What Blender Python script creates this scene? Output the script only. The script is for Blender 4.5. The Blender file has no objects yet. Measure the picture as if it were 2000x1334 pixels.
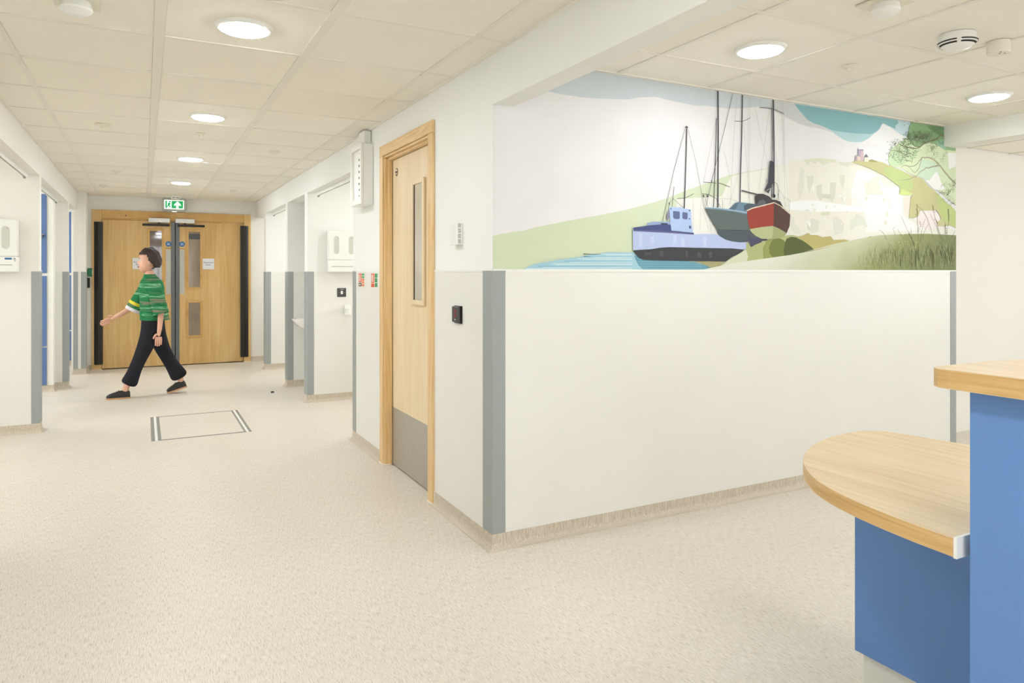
import bpy, bmesh, math, random
from mathutils import Vector, Matrix
PI = math.pi
random.seed(7)
# ------------------------------------------------------------------ camera, world, exposure
scn = bpy.context.scene
H = 1.30
F_PX = 1372.0
YAW = math.atan(719.0 / F_PX)
cd = bpy.data.cameras.new('camera'); cam = bpy.data.objects.new('camera', cd)
scn.collection.objects.link(cam); scn.camera = cam
cam.location = (0, 0, H); cam.rotation_euler = (PI / 2, 0, -YAW)
cd.sensor_fit = 'HORIZONTAL'; cd.sensor_width = 36.0; cd.lens = 36.0 * F_PX / 2000.0
cd.shift_y = -(667 - 532) / 2000.0
cd.clip_start = 0.05; cd.clip_end = 100
SKY = 2.5            # uniform fill light, let in by the added unseen windows
w = bpy.data.worlds.new('world'); scn.world = w; w.use_nodes = True
w.node_tree.nodes['Background'].inputs[0].default_value = (0.95, 0.98, 1.02, 1)
w.node_tree.nodes['Background'].inputs[1].default_value = SKY
vs = scn.view_settings
vs.view_transform = 'Standard'; vs.look = 'None'; vs.gamma = 1; vs.use_curve_mapping = False
vs.exposure = 1.8
LAMP = 32.0          # emission strength of every downlight diffuser
LAMP_COL = (0.915, 0.965, 1.05)
BAY_LAMP = 34.0
DESK_LAMP = 19.5

# ------------------------------------------------------------------ materials
def s2l(c):
    c = c / 255.0
    return c / 12.92 if c <= 0.04045 else ((c + 0.055) / 1.055) ** 2.4
def rgb(r, g, b): return (s2l(r), s2l(g), s2l(b), 1)
MATS = {}
def base_mat(name, col, rough=0.5, metal=0.0, spec=0.4):
    m = bpy.data.materials.new(name); m.use_nodes = True
    b = m.node_tree.nodes['Principled BSDF']
    b.inputs['Base Color'].default_value = col
    b.inputs['Roughness'].default_value = rough
    b.inputs['Metallic'].default_value = metal
    b.inputs['Specular IOR Level'].default_value = spec
    MATS[name] = m
    return m, m.node_tree, b
def mapped(nt, scale, coord='Object'):
    tc = nt.nodes.new('ShaderNodeTexCoord'); mp = nt.nodes.new('ShaderNodeMapping')
    mp.inputs['Scale'].default_value = scale
    nt.links.new(tc.outputs[coord], mp.inputs[0]); return mp
def noise(nt, mp, sc=1.0, det=3.0, rough=0.5, dist=0.0):
    n = nt.nodes.new('ShaderNodeTexNoise')
    n.inputs['Scale'].default_value = sc; n.inputs['Detail'].default_value = det
    n.inputs['Roughness'].default_value = rough; n.inputs['Distortion'].default_value = dist
    nt.links.new(mp.outputs[0], n.inputs['Vector']); return n
def ramp(nt, src, stops):
    r = nt.nodes.new('ShaderNodeValToRGB')
    while len(r.color_ramp.elements) < len(stops): r.color_ramp.elements.new(0.5)
    for e, (p, c) in zip(r.color_ramp.elements, stops): e.position = p; e.color = c
    nt.links.new(src, r.inputs[0]); return r
def bump(nt, b, src, strength=0.1, dist=0.002):
    bp = nt.nodes.new('ShaderNodeBump'); bp.inputs['Strength'].default_value = strength
    bp.inputs['Distance'].default_value = dist
    nt.links.new(src, bp.inputs['Height']); nt.links.new(bp.outputs[0], b.inputs['Normal'])
def plain(name, c, rough=0.5, metal=0, var=0.03, sc=6.0, spec=0.4, bmp=0.0):
    """a colour with a faint procedural variation"""
    m, nt, b = base_mat(name, rgb(*c), rough, metal, spec)
    n = noise(nt, mapped(nt, (1, 1, 1)), sc, 3)
    lo = tuple(max(0, x * (1 - var)) for x in rgb(*c)[:3]) + (1,)
    hi = tuple(min(1, x * (1 + var)) for x in rgb(*c)[:3]) + (1,)
    r = ramp(nt, n.outputs[0], [(0.3, lo), (0.7, hi)])
    nt.links.new(r.outputs[0], b.inputs['Base Color'])
    if bmp: bump(nt, b, noise(nt, mapped(nt, (1, 1, 1)), 180, 2).outputs[0], bmp, 0.001)
    return m
def emis(name, col, strength):
    m, nt, b = base_mat(name, col, 0.4)
    b.inputs['Emission Color'].default_value = col; b.inputs['Emission Strength'].default_value = strength
    return m
def wood(name, stops, scale, bigscale, rough=0.42, fine=1.0):
    m, nt, b = base_mat(name, stops[0], rough)
    mp = mapped(nt, scale)
    n1 = noise(nt, mp, 1.0 * fine, 6, 0.62, 0.3)
    mp2 = mapped(nt, bigscale)
    wv = nt.nodes.new('ShaderNodeTexNoise'); wv.inputs['Scale'].default_value = 1; wv.inputs['Detail'].default_value = 2
    wv.inputs['Distortion'].default_value = 1.2
    nt.links.new(mp2.outputs[0], wv.inputs['Vector'])
    mx = nt.nodes.new('ShaderNodeMath'); mx.operation = 'MULTIPLY_ADD'
    mx.inputs[1].default_value = 0.55
    nt.links.new(n1.outputs[0], mx.inputs[0])
    m2 = nt.nodes.new('ShaderNodeMath'); m2.operation = 'MULTIPLY'; m2.inputs[1].default_value = 0.45
    nt.links.new(wv.outputs[0], m2.inputs[0]); nt.links.new(m2.outputs[0], mx.inputs[2])
    r = ramp(nt, mx.outputs[0], list(zip((0.34, 0.5, 0.66), stops)))
    nt.links.new(r.outputs[0], b.inputs['Base Color'])
    bump(nt, b, n1.outputs[0], 0.06, 0.001)
    return m

M_wall = plain('wall_paint', (240, 240, 234), 0.75, var=0.008, sc=2, spec=0.2)
M_wallw = plain('wall_paint_warm', (240, 237, 228), 0.75, var=0.008, sc=2, spec=0.2)
M_sheet = plain('protection_sheet', (233, 231, 223), 0.45, var=0.01, sc=3, bmp=0.05)
M_trim = plain('sheet_trim', (238, 238, 230), 0.4, var=0.01)
M_guard = plain('guard_vinyl', (158, 163, 159), 0.5, var=0.02, sc=40, bmp=0.15)
M_tile = plain('ceiling_tile', (245, 240, 226), 0.85, var=0.015, sc=1.2, spec=0.1)
M_bar = plain('ceiling_bar', (238, 233, 219), 0.6, var=0.01)
M_void = plain('ceiling_void', (176, 168, 150), 0.9)
M_white = plain('white_plastic', (238, 237, 230), 0.35, var=0.01)
M_offw = plain('ivory_plastic', (232, 226, 208), 0.4, var=0.01)
M_cer = plain('ceramic', (240, 238, 232), 0.12, var=0.005, spec=0.6)
M_black = plain('black_rubber', (32, 27, 22), 0.45, var=0.1)
M_dark = plain('dark_plastic', (72, 72, 70), 0.35, var=0.05)
M_slot = plain('slot_dark', (52, 46, 40), 0.6, var=0.05)
M_slotg = plain('slot_grey', (150, 150, 142), 0.6, var=0.05)
M_mstile = plain('meeting_grey', (105, 108, 110), 0.4, metal=0.3, var=0.04)
M_steel = plain('brushed_steel', (186, 182, 172), 0.42, metal=0.75, var=0.04, sc=20)
M_push = plain('push_plate_steel', (184, 182, 172), 0.45, metal=0.4, var=0.03, sc=20)
M_silver = plain('closer_silver', (205, 204, 198), 0.35, metal=0.3, var=0.02)
M_blue = plain('blue_panel', (92, 118, 164), 0.5, var=0.02, sc=3)
M_desk = plain('desk_blue_laminate', (104, 144, 202), 0.55, var=0.025, sc=3, bmp=0.2)
M_green = plain('green_box', (25, 105, 70), 0.4)
M_paper = plain('paper', (236, 236, 238), 0.7, var=0.01)
M_ink = plain('ink', (95, 95, 100), 0.7)
M_signblue = plain('sign_blue', (38, 108, 170), 0.4)
M_signred = plain('sign_red', (228, 92, 62), 0.4)
M_signor = plain('sign_orange', (232, 128, 88), 0.4)
M_signgr = plain('sign_green', (60, 165, 105), 0.4)
M_cream = plain('sign_cream', (240, 236, 220), 0.5)
M_fur = plain('plinth_white', (226, 226, 216), 0.4, var=0.01)
M_seal = plain('sealant', (242, 236, 224), 0.4, var=0.01)
M_hatch = plain('hatch_metal', (142, 140, 132), 0.5, metal=0.0, var=0.04)
M_lamp = emis('lamp_diffuser', LAMP_COL + (1,), LAMP)
M_desklamp = emis('reception_lamp_diffuser', LAMP_COL + (1,), DESK_LAMP)
M_baylamp = emis('bay_lamp_diffuser', LAMP_COL + (1,), BAY_LAMP)
M_exitg = emis('exit_green', rgb(20, 150, 80), 0.22)
M_exitw = emis('exit_white', (0.9, 1.0, 0.92, 1), 0.35)
M_lit = emis('lit_lamp', (1, 1, 1, 1), 2.5)
OAK = [rgb(206, 164, 98), rgb(220, 182, 118), rgb(230, 198, 138)]
OAKL = [rgb(226, 202, 160), rgb(234, 212, 172), rgb(240, 222, 188)]
M_oakz = wood('oak_door_far', OAK, (42, 42, 1.6), (3, 3, 0.8))
M_oakdz = wood('oak_door_near', OAKL, (40, 40, 1.3), (6, 6, 0.6))
M_frz = wood('oak_frame_upright', [rgb(210, 170, 110), rgb(227, 193, 138), rgb(238, 211, 164)], (70, 70, 3), (9, 9, 1))
M_frh = wood('oak_frame_head', [rgb(210, 170, 110), rgb(227, 193, 138), rgb(238, 211, 164)], (3, 3, 70), (3, 3, 14))
M_frfar = wood('oak_frame_far', [rgb(196, 146, 76), rgb(212, 168, 98), rgb(222, 182, 118)], (6, 60, 6), (1, 9, 2))
M_topw = wood('oak_worktop', [rgb(212, 184, 142), rgb(226, 202, 162), rgb(234, 214, 180)], (75, 2.0, 60), (14, 1, 10), rough=0.35)
M_edgew = wood('oak_worktop_edge', [rgb(194, 152, 90), rgb(214, 176, 116), rgb(226, 194, 138)], (3.0, 2.4, 150), (4, 2, 40), rough=0.4)

def floor_mat():
    m, nt, b = base_mat('vinyl_floor', rgb(226, 220, 206), 0.42, spec=0.35)
    n1 = noise(nt, mapped(nt, (330, 24, 24)), 1, 3, 0.6)
    n2 = noise(nt, mapped(nt, (1.3, 0.7, 1)), 1, 3)
    n3 = noise(nt, mapped(nt, (420, 60, 60)), 1, 2, 0.6)
    ad = nt.nodes.new('ShaderNodeMath'); ad.operation = 'MULTIPLY_ADD'; ad.inputs[1].default_value = 0.62
    nt.links.new(n1.outputs[0], ad.inputs[0])
    a2 = nt.nodes.new('ShaderNodeMath'); a2.operation = 'MULTIPLY'; a2.inputs[1].default_value = 0.38
    nt.links.new(n3.outputs[0], a2.inputs[0]); nt.links.new(a2.outputs[0], ad.inputs[2])
    r = ramp(nt, ad.outputs[0], [(0.35, rgb(186, 174, 155)), (0.46, rgb(220, 211, 196)), (0.57, rgb(232, 224, 211)), (0.72, rgb(242, 236, 226))])
    r2 = ramp(nt, n2.outputs[0], [(0.3, (0.95, 0.95, 0.94, 1)), (0.7, (1, 1, 1, 1))])
    mx = nt.nodes.new('ShaderNodeMix'); mx.data_type = 'RGBA'; mx.blend_type = 'MULTIPLY'; mx.inputs[0].default_value = 1
    nt.links.new(r.outputs[0], mx.inputs[6]); nt.links.new(r2.outputs[0], mx.inputs[7])
    nt.links.new(mx.outputs[2], b.inputs['Base Color'])
    bump(nt, b, n1.outputs[0], 0.03, 0.001)
    return m
M_floor = floor_mat()
def skirt_mat():
    m, nt, b = base_mat('vinyl_skirting', rgb(205, 192, 172), 0.45, spec=0.35)
    n1 = noise(nt, mapped(nt, (330, 330, 22)), 1, 3, 0.6)
    r = ramp(nt, n1.outputs[0], [(0.3, rgb(176, 162, 140)), (0.5, rgb(203, 191, 171)), (0.72, rgb(226, 217, 200))])
    nt.links.new(r.outputs[0], b.inputs['Base Color']); return m
M_skirt = skirt_mat()
def glass_mat(name, c, rough=0.06):
    m, nt, b = base_mat(name, rgb(*c), rough, spec=0.6)
    n = noise(nt, mapped(nt, (3, 3, 1.2)), 2, 2)
    r = ramp(nt, n.outputs[0], [(0.3, tuple(x * 0.8 for x in rgb(*c)[:3]) + (1,)), (0.7, tuple(min(1, x * 1.15) for x in rgb(*c)[:3]) + (1,))])
    nt.links.new(r.outputs[0], b.inputs['Base Color']); return m
M_glass = glass_mat('vision_glass', (150, 132, 110))
M_glassn = glass_mat('vision_glass_pale', (214, 204, 182))
M_glassd = glass_mat('vision_glass_dark', (105, 92, 80), 0.04)

# ------------------------------------------------------------------ mesh helpers
COL = scn.collection
def box(bm, x0, x1, y0, y1, z0, z1, bev=0.0, mi=0, seg=2):
    vs_ = [bm.verts.new((x, y, z)) for x in (x0, x1) for y in (y0, y1) for z in (z0, z1)]
    fs = [(0, 1, 3, 2), (4, 6, 7, 5), (0, 4, 5, 1), (2, 3, 7, 6), (0, 2, 6, 4), (1, 5, 7, 3)]
    faces = [bm.faces.new([vs_[i] for i in f]) for f in fs]
    for f in faces: f.material_index = mi
    if bev > 0:
        es = list({e for f in faces for e in f.edges})
        r = bmesh.ops.bevel(bm, geom=es, offset=bev, segments=seg, profile=0.5, affect='EDGES')
        for f in r['faces']: f.material_index = mi
def B(*boxes, bev=0.0, seg=2):
    bm = bmesh.new()
    for b in boxes: box(bm, *b, bev=bev, seg=seg)
    return bm
def cyl(bm, c, r0, r1, z0, z1, seg=32, axis='z', mi=0):
    """a lathe ring between two heights along an axis"""
    def P(r, a, t):
        u, v = r * math.cos(a), r * math.sin(a)
        return {'z': (c[0] + u, c[1] + v, t), 'y': (c[0] + u, t, c[2] + v), 'x': (t, c[1] + u, c[2] + v)}[axis]
    lathe_pts(bm, [(r0, z0), (r1, z1)], P, seg, mi, True)
def lathe_pts(bm, prof, P, seg, mi=0, cap=True):
    rings = []
    for r, t in prof:
        rings.append([bm.verts.new(P(r, 2 * PI * i / seg, t)) for i in range(seg)])
    for a, b in zip(rings, rings[1:]):
        for i in range(seg):
            f = bm.faces.new((a[i], a[(i + 1) % seg], b[(i + 1) % seg], b[i])); f.material_index = mi; f.smooth = True
    if cap:
        f = bm.faces.new(rings[0][::-1]); f.material_index = mi
        f = bm.faces.new(rings[-1]); f.material_index = mi
def lathe(prof, c=(0, 0, 0), seg=32, axis='z', bm=None, mi=0):
    bm = bm or bmesh.new()
    def P(r, a, t):
        u, v = r * math.cos(a), r * math.sin(a)
        return {'z': (c[0] + u, c[1] + v, c[2] + t), 'y': (c[0] + u, c[1] + t, c[2] + v), 'x': (c[0] + t, c[1] + u, c[2] + v)}[axis]
    lathe_pts(bm, prof, P, seg, mi)
    return bm
def prism(bm, pts, z0, z1, axis='z', mi=0):
    def P(p, t):
        return {'z': (p[0], p[1], t), 'y': (p[0], t, p[1]), 'x': (t, p[0], p[1])}[axis]
    a = [bm.verts.new(P(p, z0)) for p in pts]; b = [bm.verts.new(P(p, z1)) for p in pts]
    n = len(pts)
    bm.faces.new(a[::-1]).material_index = mi; bm.faces.new(b).material_index = mi
    for i in range(n): bm.faces.new((a[i], a[(i + 1) % n], b[(i + 1) % n], b[i])).material_index = mi
def link(name, me, parent=None):
    o = bpy.data.objects.new(name, me); COL.objects.link(o)
    if parent: o.parent = parent
    return o
def obj(name, bm, mat, parent=None, smooth=False):
    bmesh.ops.recalc_face_normals(bm, faces=bm.faces[:])
    me = bpy.data.meshes.new(name); bm.to_mesh(me); bm.free()
    for m in (mat if isinstance(mat, (list, tuple)) else [mat]): me.materials.append(m)
    if smooth:
        for p in me.polygons: p.use_smooth = True
        try: me.set_sharp_from_angle(angle=math.radians(40))
        except Exception: pass
    return link(name, me, parent)
def tag(o, label, cat, group=None):
    o['label'] = label; o['category'] = cat
    if group: o['group'] = group
    return o
def thing(name, label, cat, loc=(0, 0, 0), group=None):
    o = bpy.data.objects.new(name, None); COL.objects.link(o); o.location = loc
    o.empty_display_size = 0.1
    return tag(o, label, cat, group)
def struct(name, bm, mat, label=None):
    o = obj(name, bm, mat); o['kind'] = 'structure'
    if label: o['label'] = label
    return o
def off(bm, loc):
    """move a world-space bmesh into the frame of a thing at loc"""
    bmesh.ops.translate(bm, verts=bm.verts[:], vec=(-loc[0], -loc[1], -loc[2])); return bm
def copy_tree(o, parent=None):
    c = o.copy(); COL.objects.link(c)
    c.parent = parent
    for ch in o.children: copy_tree(ch, c)
    return c

# ------------------------------------------------------------------ dimensions of the place
XR = 1.447       # corridor right wall
XL = -0.753      # corridor left bulkhead line
YM = 2.958       # mural wall
YE = 10.85       # end wall with the double doors
ZC = 2.322       # ceiling
ZB = 2.095       # underside of the bulkheads
ZG = 1.303       # top of the wall protection
ZS = 0.072       # top of the skirting
XM = 5.105       # far end of the mural wall

# ------------------------------------------------------------------ floor
bm = B((-4.2, 8.6, -3.2, 12.4, -0.12, 0.0))
floor = struct('floor', bm, M_floor, 'beige fine-grained vinyl floor running along the corridor')

# ------------------------------------------------------------------ ceiling: slab, bars, tiles
ceiling = struct('ceiling', B((-4.2, 8.6, -3.2, 12.4, ZC + 0.016, ZC + 0.1)), M_void, 'suspended grid ceiling of beige tiles')
def spans(lines, lo, hi):
    L = [lo] + [l for l in lines if lo < l < hi] + [hi]
    return list(zip(L, L[1:]))
def grid(xl, yl, x0, x1, y0, y1, widex=()):
    cache = {}
    for (a, b) in spans(xl, x0, x1):
        for (c, d) in spans(yl, y0, y1):
            ga = 0.0127 + (0.009 if a in widex else 0); gb = 0.0127 + (0.009 if b in widex else 0)
            if a == x0: ga = 0.0
            if b == x1: gb = 0.0
            w_, h_ = b - a - ga - gb, d - c - 0.0252
            key = (round(w_, 4), round(h_, 4))
            if key not in cache:
                t = bmesh.new(); box(t, 0, w_, 0, h_, 0, 0.012)
                me = bpy.data.meshes.new('ceiling_tile'); bmesh.ops.recalc_face_normals(t, faces=t.faces[:]); t.to_mesh(me); t.free()
                me.materials.append(M_tile); cache[key] = me
            o = link('ceiling_tile', cache[key], ceiling)
            o.location = (a + ga, c + 0.0126, ZC + 0.004)
    for x in xl:
        if x0 < x < x1:
            hw = 0.012 + (0.009 if x in widex else 0)
            obj('ceiling_bar', B((x - hw, x + hw, y0, y1, ZC - 0.0005, ZC + 0.015)), M_bar, ceiling)
    for y in yl:
        if y0 < y < y1:
            obj('ceiling_bar', B((x0, x1, y - 0.012, y + 0.012, ZC, ZC + 0.014)), M_bar, ceiling)
XG = (-0.532, 0.058, 0.672, 1.284)
YG = [2.78 + 0.6255 * k for k in range(-9, 14)]
grid(XG, YG, XL, XR, -3.0, YE, widex=(0.058, 0.672))
XG2 = [2.16 + 0.615 * k for k in range(-1, 12)]
YG2 = [1.995 + 0.61 * k for k in range(-8, 2)]
grid(XG2, YG2, XR + 0.11, XM - 0.14, -3.0, YM)
XG3 = [XM + 0.3 + 0.61 * k for k in range(0, 6)]
grid(XG3, [2.75, 2.14, 1.53, 0.92], XM, 8.4, 0.3, 3.38)
# plain ceilings of the side bays and the unseen remainder
obj('bay_ceiling', B((-4.2, XL - 0.13, -3.2, 12.4, ZC, ZC + 0.02), (XR + 0.12, 4.6, YM + 0.12, 12.4, ZC, ZC + 0.02),
                     (XM, 8.6, 3.4, 12.4, ZC, ZC + 0.02), (XM, 8.6, -3.2, 0.3, ZC, ZC + 0.02),
                     (XL - 0.13, XR + 0.12, YE + 0.1, 12.4, ZC, ZC + 0.02)), M_tile, ceiling)
# metal edge angle where the tiles meet the walls
obj('edge_angle', B((XL, XL + 0.018, -3, YE, ZC - 0.004, ZC + 0.004), (XR - 0.02, XR, -3, YE, ZC - 0.004, ZC + 0.004),
                    (XL, XR, YE - 0.018, YE, ZC - 0.004, ZC + 0.004)), M_bar, ceiling)
obj('edge_angle', B((XR + 0.11, XM - 0.14, YM - 0.02, YM - 0.003, ZC - 0.004, ZC + 0.004), (XM - 0.16, XM - 0.14, -3, YM - 0.02, ZC - 0.004, ZC + 0.004)), M_bar, ceiling)

# ------------------------------------------------------------------ walls
def cove_profile():
    pts = [(0.0, ZS), (0.004, ZS), (0.0045, 0.035)]
    for i in range(1, 6):
        a = i / 5 * PI / 2
        pts.append((0.0045 + 0.028 * (1 - math.cos(a)), 0.035 - 0.034 * math.sin(a)))
    pts += [(0.0325, 0.0), (0.0, 0.0)]
    return pts
def skirting(name, parent, p0, p1, n, ext0=0.0, ext1=0.0):
    """coved vinyl skirting from p0 to p1 along a wall face with outward normal n"""
    d = Vector((p1[0] - p0[0], p1[1] - p0[1], 0)); L = d.length; d.normalize()
    N = Vector((n[0], n[1], 0)); b = bmesh.new()
    prof = cove_profile(); a_ = []; b_ = []
    for (o_, z) in prof:   # mitre on outside corners: ends extend with the projection
        A = Vector((p0[0], p0[1], 0)) + N * o_ - d * (o_ * ext0); C_ = Vector((p1[0], p1[1], 0)) + N * o_ + d * (o_ * ext1)
        a_.append(b.verts.new((A.x, A.y, z))); b_.append(b.verts.new((C_.x, C_.y, z)))
    k = len(prof)
    for i in range(k):
        b.faces.new((a_[i], a_[(i + 1) % k], b_[(i + 1) % k], b_[i]))
    b.faces.new(a_); b.faces.new(b_[::-1])
    o = obj(name, b, M_skirt, parent, smooth=False)
    return o
def face_cover(parent, p0, p1, n, ext0=0, ext1=0, g0=0, g1=0):
    """wall-protection sheet + capping trim + skirting on a wall face"""
    x0, x1 = sorted((p0[0], p1[0])); y0, y1 = sorted((p0[1], p1[1]))
    t = 0.003; k = 0.006
    def slab(th, z0, z1, s0=0.0):
        if n[0]:
            a, c = (x0, x0 + n[0] * th); a, c = min(a, c), max(a, c); return (a, c, y0, y1, z0, z1)
        a, c = (y0, y0 + n[1] * th); a, c = min(a, c), max(a, c); return (x0, x1, a, c, z0, z1)
    obj('protection_sheet', B(slab(t, ZS, ZG)), M_sheet, parent)
    obj('capping_trim', B(slab(k, ZG, ZG + 0.012)), M_trim, parent)
    skirting('skirting', parent, p0, p1, n, ext0, ext1)
def corner_guard(parent, c, dx, dy, wx=0.065, wy=0.095, z1=None):
    """L-shaped vinyl guard on an outside corner c; wings run dx along x and dy along y"""
    x, y = c; t = 0.006
    ox, oy = -dx, -dy           # outward directions
    r = 0.008
    # plan outline: outer L with a rounded corner
    P = [(x + dx * wx, y), (x + dx * wx, y + oy * t)]
    for i in range(5):
        a = i / 4 * PI / 2
        P.append((x + ox * t - ox * r + ox * r * math.sin(a), y + oy * t - oy * r + oy * r * math.cos(a)))
    P += [(x + ox * t, y + dy * wy), (x, y + dy * wy), (x, y)]
    b = bmesh.new(); prism(b, P, ZS + 0.001, (z1 or ZG) - 0.002)
    o = obj('corner_guard', b, M_guard, parent)
    b = bmesh.new(); prism(b, [(x + (px - x) * 1.03, y + (py - y) * 1.03) for px, py in P], (z1 or ZG) - 0.002, (z1 or ZG) + 0.005)
    obj('guard_cap', b, M_guard, o)
    return o

# --- near right wall of the corridor with the single door
DY0, DY1, DZ = 3.775, 4.60, 2.068      # structural opening seen inside the frame
TH = 0.13
bm = B((XR, XR + TH, YM, DY0 - 0.0122, 0, ZC + 0.01), (XR, XR + TH, DY1 + 0.0122, 5.43, 0, ZC + 0.01), (XR, XR + TH, DY0 - 0.0122, DY1 + 0.0122, 2.0855, ZC + 0.01))
wall_right = struct('wall_right', bm, M_wall, 'white painted corridor wall with pale protection sheet below')
face_cover(wall_right, (XR, YM), (XR, DY0 - 0.07), (-1, 0), 1, 0)
face_cover(wall_right, (XR, DY1 + 0.07), (XR, 5.43), (-1, 0), 0, 1)
corner_guard(wall_right, (XR, YM), 1, 1)
corner_guard(wall_right, (XR, 5.43), 1, -1)
# --- mural wall
bm = B((XR + TH, XM, YM, YM + TH, 0, ZC + 0.01))
wall_mural = struct('wall_front', bm, M_wall, 'cream wall carrying the harbour mural above its protection sheet')
face_cover(wall_mural, (XR, YM), (XM, YM), (0, -1), 1, 1)
corner_guard(wall_mural, (XM, YM), -1, 1)
# --- right bulkhead over the room opening (beam) and over the bays
beam = struct('trim_1', B((XR, XR + 0.11, -3.0, YM, ZB - 0.008, ZC + 0.01)), M_wall, 'white bulkhead beam between corridor and reception')
b2 = struct('trim_2', B((XR + 0.0012, XR + 0.14, 5.43, YE, ZB, ZC + 0.009)), M_wall, 'white bulkhead above the right-hand bay openings')
# --- downstand at the far side of the reception
struct('trim_3', B((XM - 0.14, XM, -3.0, YM, 2.182, ZC + 0.01)), M_wallw, 'white downstand beam beyond the reception')
# --- right-hand bay partitions
def pier(name, x0, x1, y0, y1, side, label, back=True, m=M_wall):
    w_ = struct(name, B((x0, x1, y0, y1, 0, ZC + 0.01)), m, label)
    cx = x0 if side < 0 else x1     # the corridor-facing end
    fx0, fx1 = x0, x1
    face_cover(w_, (fx0, y0), (fx1, y0), (0, -1), 1 if side < 0 else 0, 1 if side > 0 else 0)
    face_cover(w_, (cx, y0), (cx, y1), (side, 0), 1, 1)
    face_cover(w_, (fx0, y1), (fx1, y1), (0, 1), 1 if side < 0 else 0, 1 if side > 0 else 0)
    wy = min(0.095, (y1 - y0) / 2 - 0.008)
    wx = 0.065 if side < 0 else 0.055
    corner_guard(w_, (cx, y0), -side, 1, wx=wx, wy=wy); corner_guard(w_, (cx, y1), -side, -1, wx=wx, wy=wy)
    return w_
R2 = pier('wall_bay_first', XR, 3.8, 7.17, 7.30, -1, 'white partition behind the towel dispenser')
R3 = pier('wall_bay_second', XR, 3.8, 8.26, 8.39, -1, 'white partition behind the hand basin')
R4 = pier('wall_bay_third', XR, 3.8, 9.86, 10.02, -1, 'white partition nearest the end doors')
struct('wall_recess', B((1.88, 1.98, 7.30, 8.26, 0, ZC + 0.01)), M_wall, 'back wall of the narrow basin recess')
# --- left-hand partitions and bulkhead
struct('trim_4', B((XL - 0.13, XL - 0.0012, -3.0, YE, ZB, ZC + 0.009)), M_wallw, 'white bulkhead above the left-hand bay openings')
L1 = pier('wall_bay_left_first', -3.6, XL, 6.85, 6.97, 1, 'white partition carrying the left dispenser', m=M_wallw)
L2 = pier('wall_bay_left_second', -3.6, XL, 9.30, 9.40, 1, 'white partition beside the blue panels', m=M_wallw)
# boxed service wall in front of the second partition, holding blue panels
L3 = struct('wall_column', B((-0.79, -0.655, 10.48, YE, 0, ZC + 0.01)), M_wallw, 'narrow white column left of the double doors')
face_cover(L3, (-0.79, 10.48), (-0.655, 10.48), (0, -1), 1, 1)
face_cover(L3, (-0.655, 10.48), (-0.655, YE), (1, 0), 1, 0)
face_cover(L3, (-0.79, 10.48), (-0.79, YE), (-1, 0), 1, 0)
corner_guard(L3, (-0.79, 10.48), 1, 1, wx=0.048); corner_guard(L3, (-0.655, 10.48), -1, 1, wx=0.055)
# --- end wall with the double door opening
EX0, EX1, EZ = -0.50, 1.285, 2.012     # leaf area
bm = B((-0.655, EX0 - 0.02, YE, YE + 0.12, 0, ZC + 0.01), (EX1 + 0.02, 3.8, YE, YE + 0.12, 0, ZC + 0.01),
       (EX0 - 0.02, EX1 + 0.02, YE, YE + 0.12, EZ + 0.02, ZC + 0.01))
wall_end = struct('wall_end', bm, M_wallw, 'white end wall around the double doors')
skirting('skirting', wall_end, (-0.655, YE), (EX0 - 0.11, YE), (0, -1))
skirting('skirting', wall_end, (EX1 + 0.1, YE), (3.8, YE), (0, -1))
# --- remaining enclosure (mostly outside the view)
struct('wall_left', B((XL - 0.1, XL, -3.0, 4.1, 0, ZC + 0.01)), M_wallw, 'white left corridor wall beside the camera')
struct('wall_outer_far', B((-3.6, EX0 - 0.6, 12.3, 12.4, 0, ZC + 0.01), (EX1 + 0.6, 3.8, 12.3, 12.4, 0, ZC + 0.01), (EX0 - 0.6, EX1 + 0.6, 12.3, 12.4, 0, ZC + 0.01)), M_wallw)
struct('wall_store_left', B((XL - 0.1, -0.6, YE + 0.12, 12.3, 0, ZC + 0.01)), M_wallw)
struct('wall_left_bay_near', B((-3.6, XL - 0.1, 4.0, 4.1, 0, ZC + 0.01)), M_wallw)
struct('wall_left_far_bay', B((-3.6, XL - 0.1, 11.75, 11.85, 0, ZC + 0.01)), M_wallw)
struct('wall_reception_far', B((XM, 8.5, 3.38, 3.48, 0, ZC + 0.01)), M_wallw, 'cream wall of the space beyond the reception')

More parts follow.
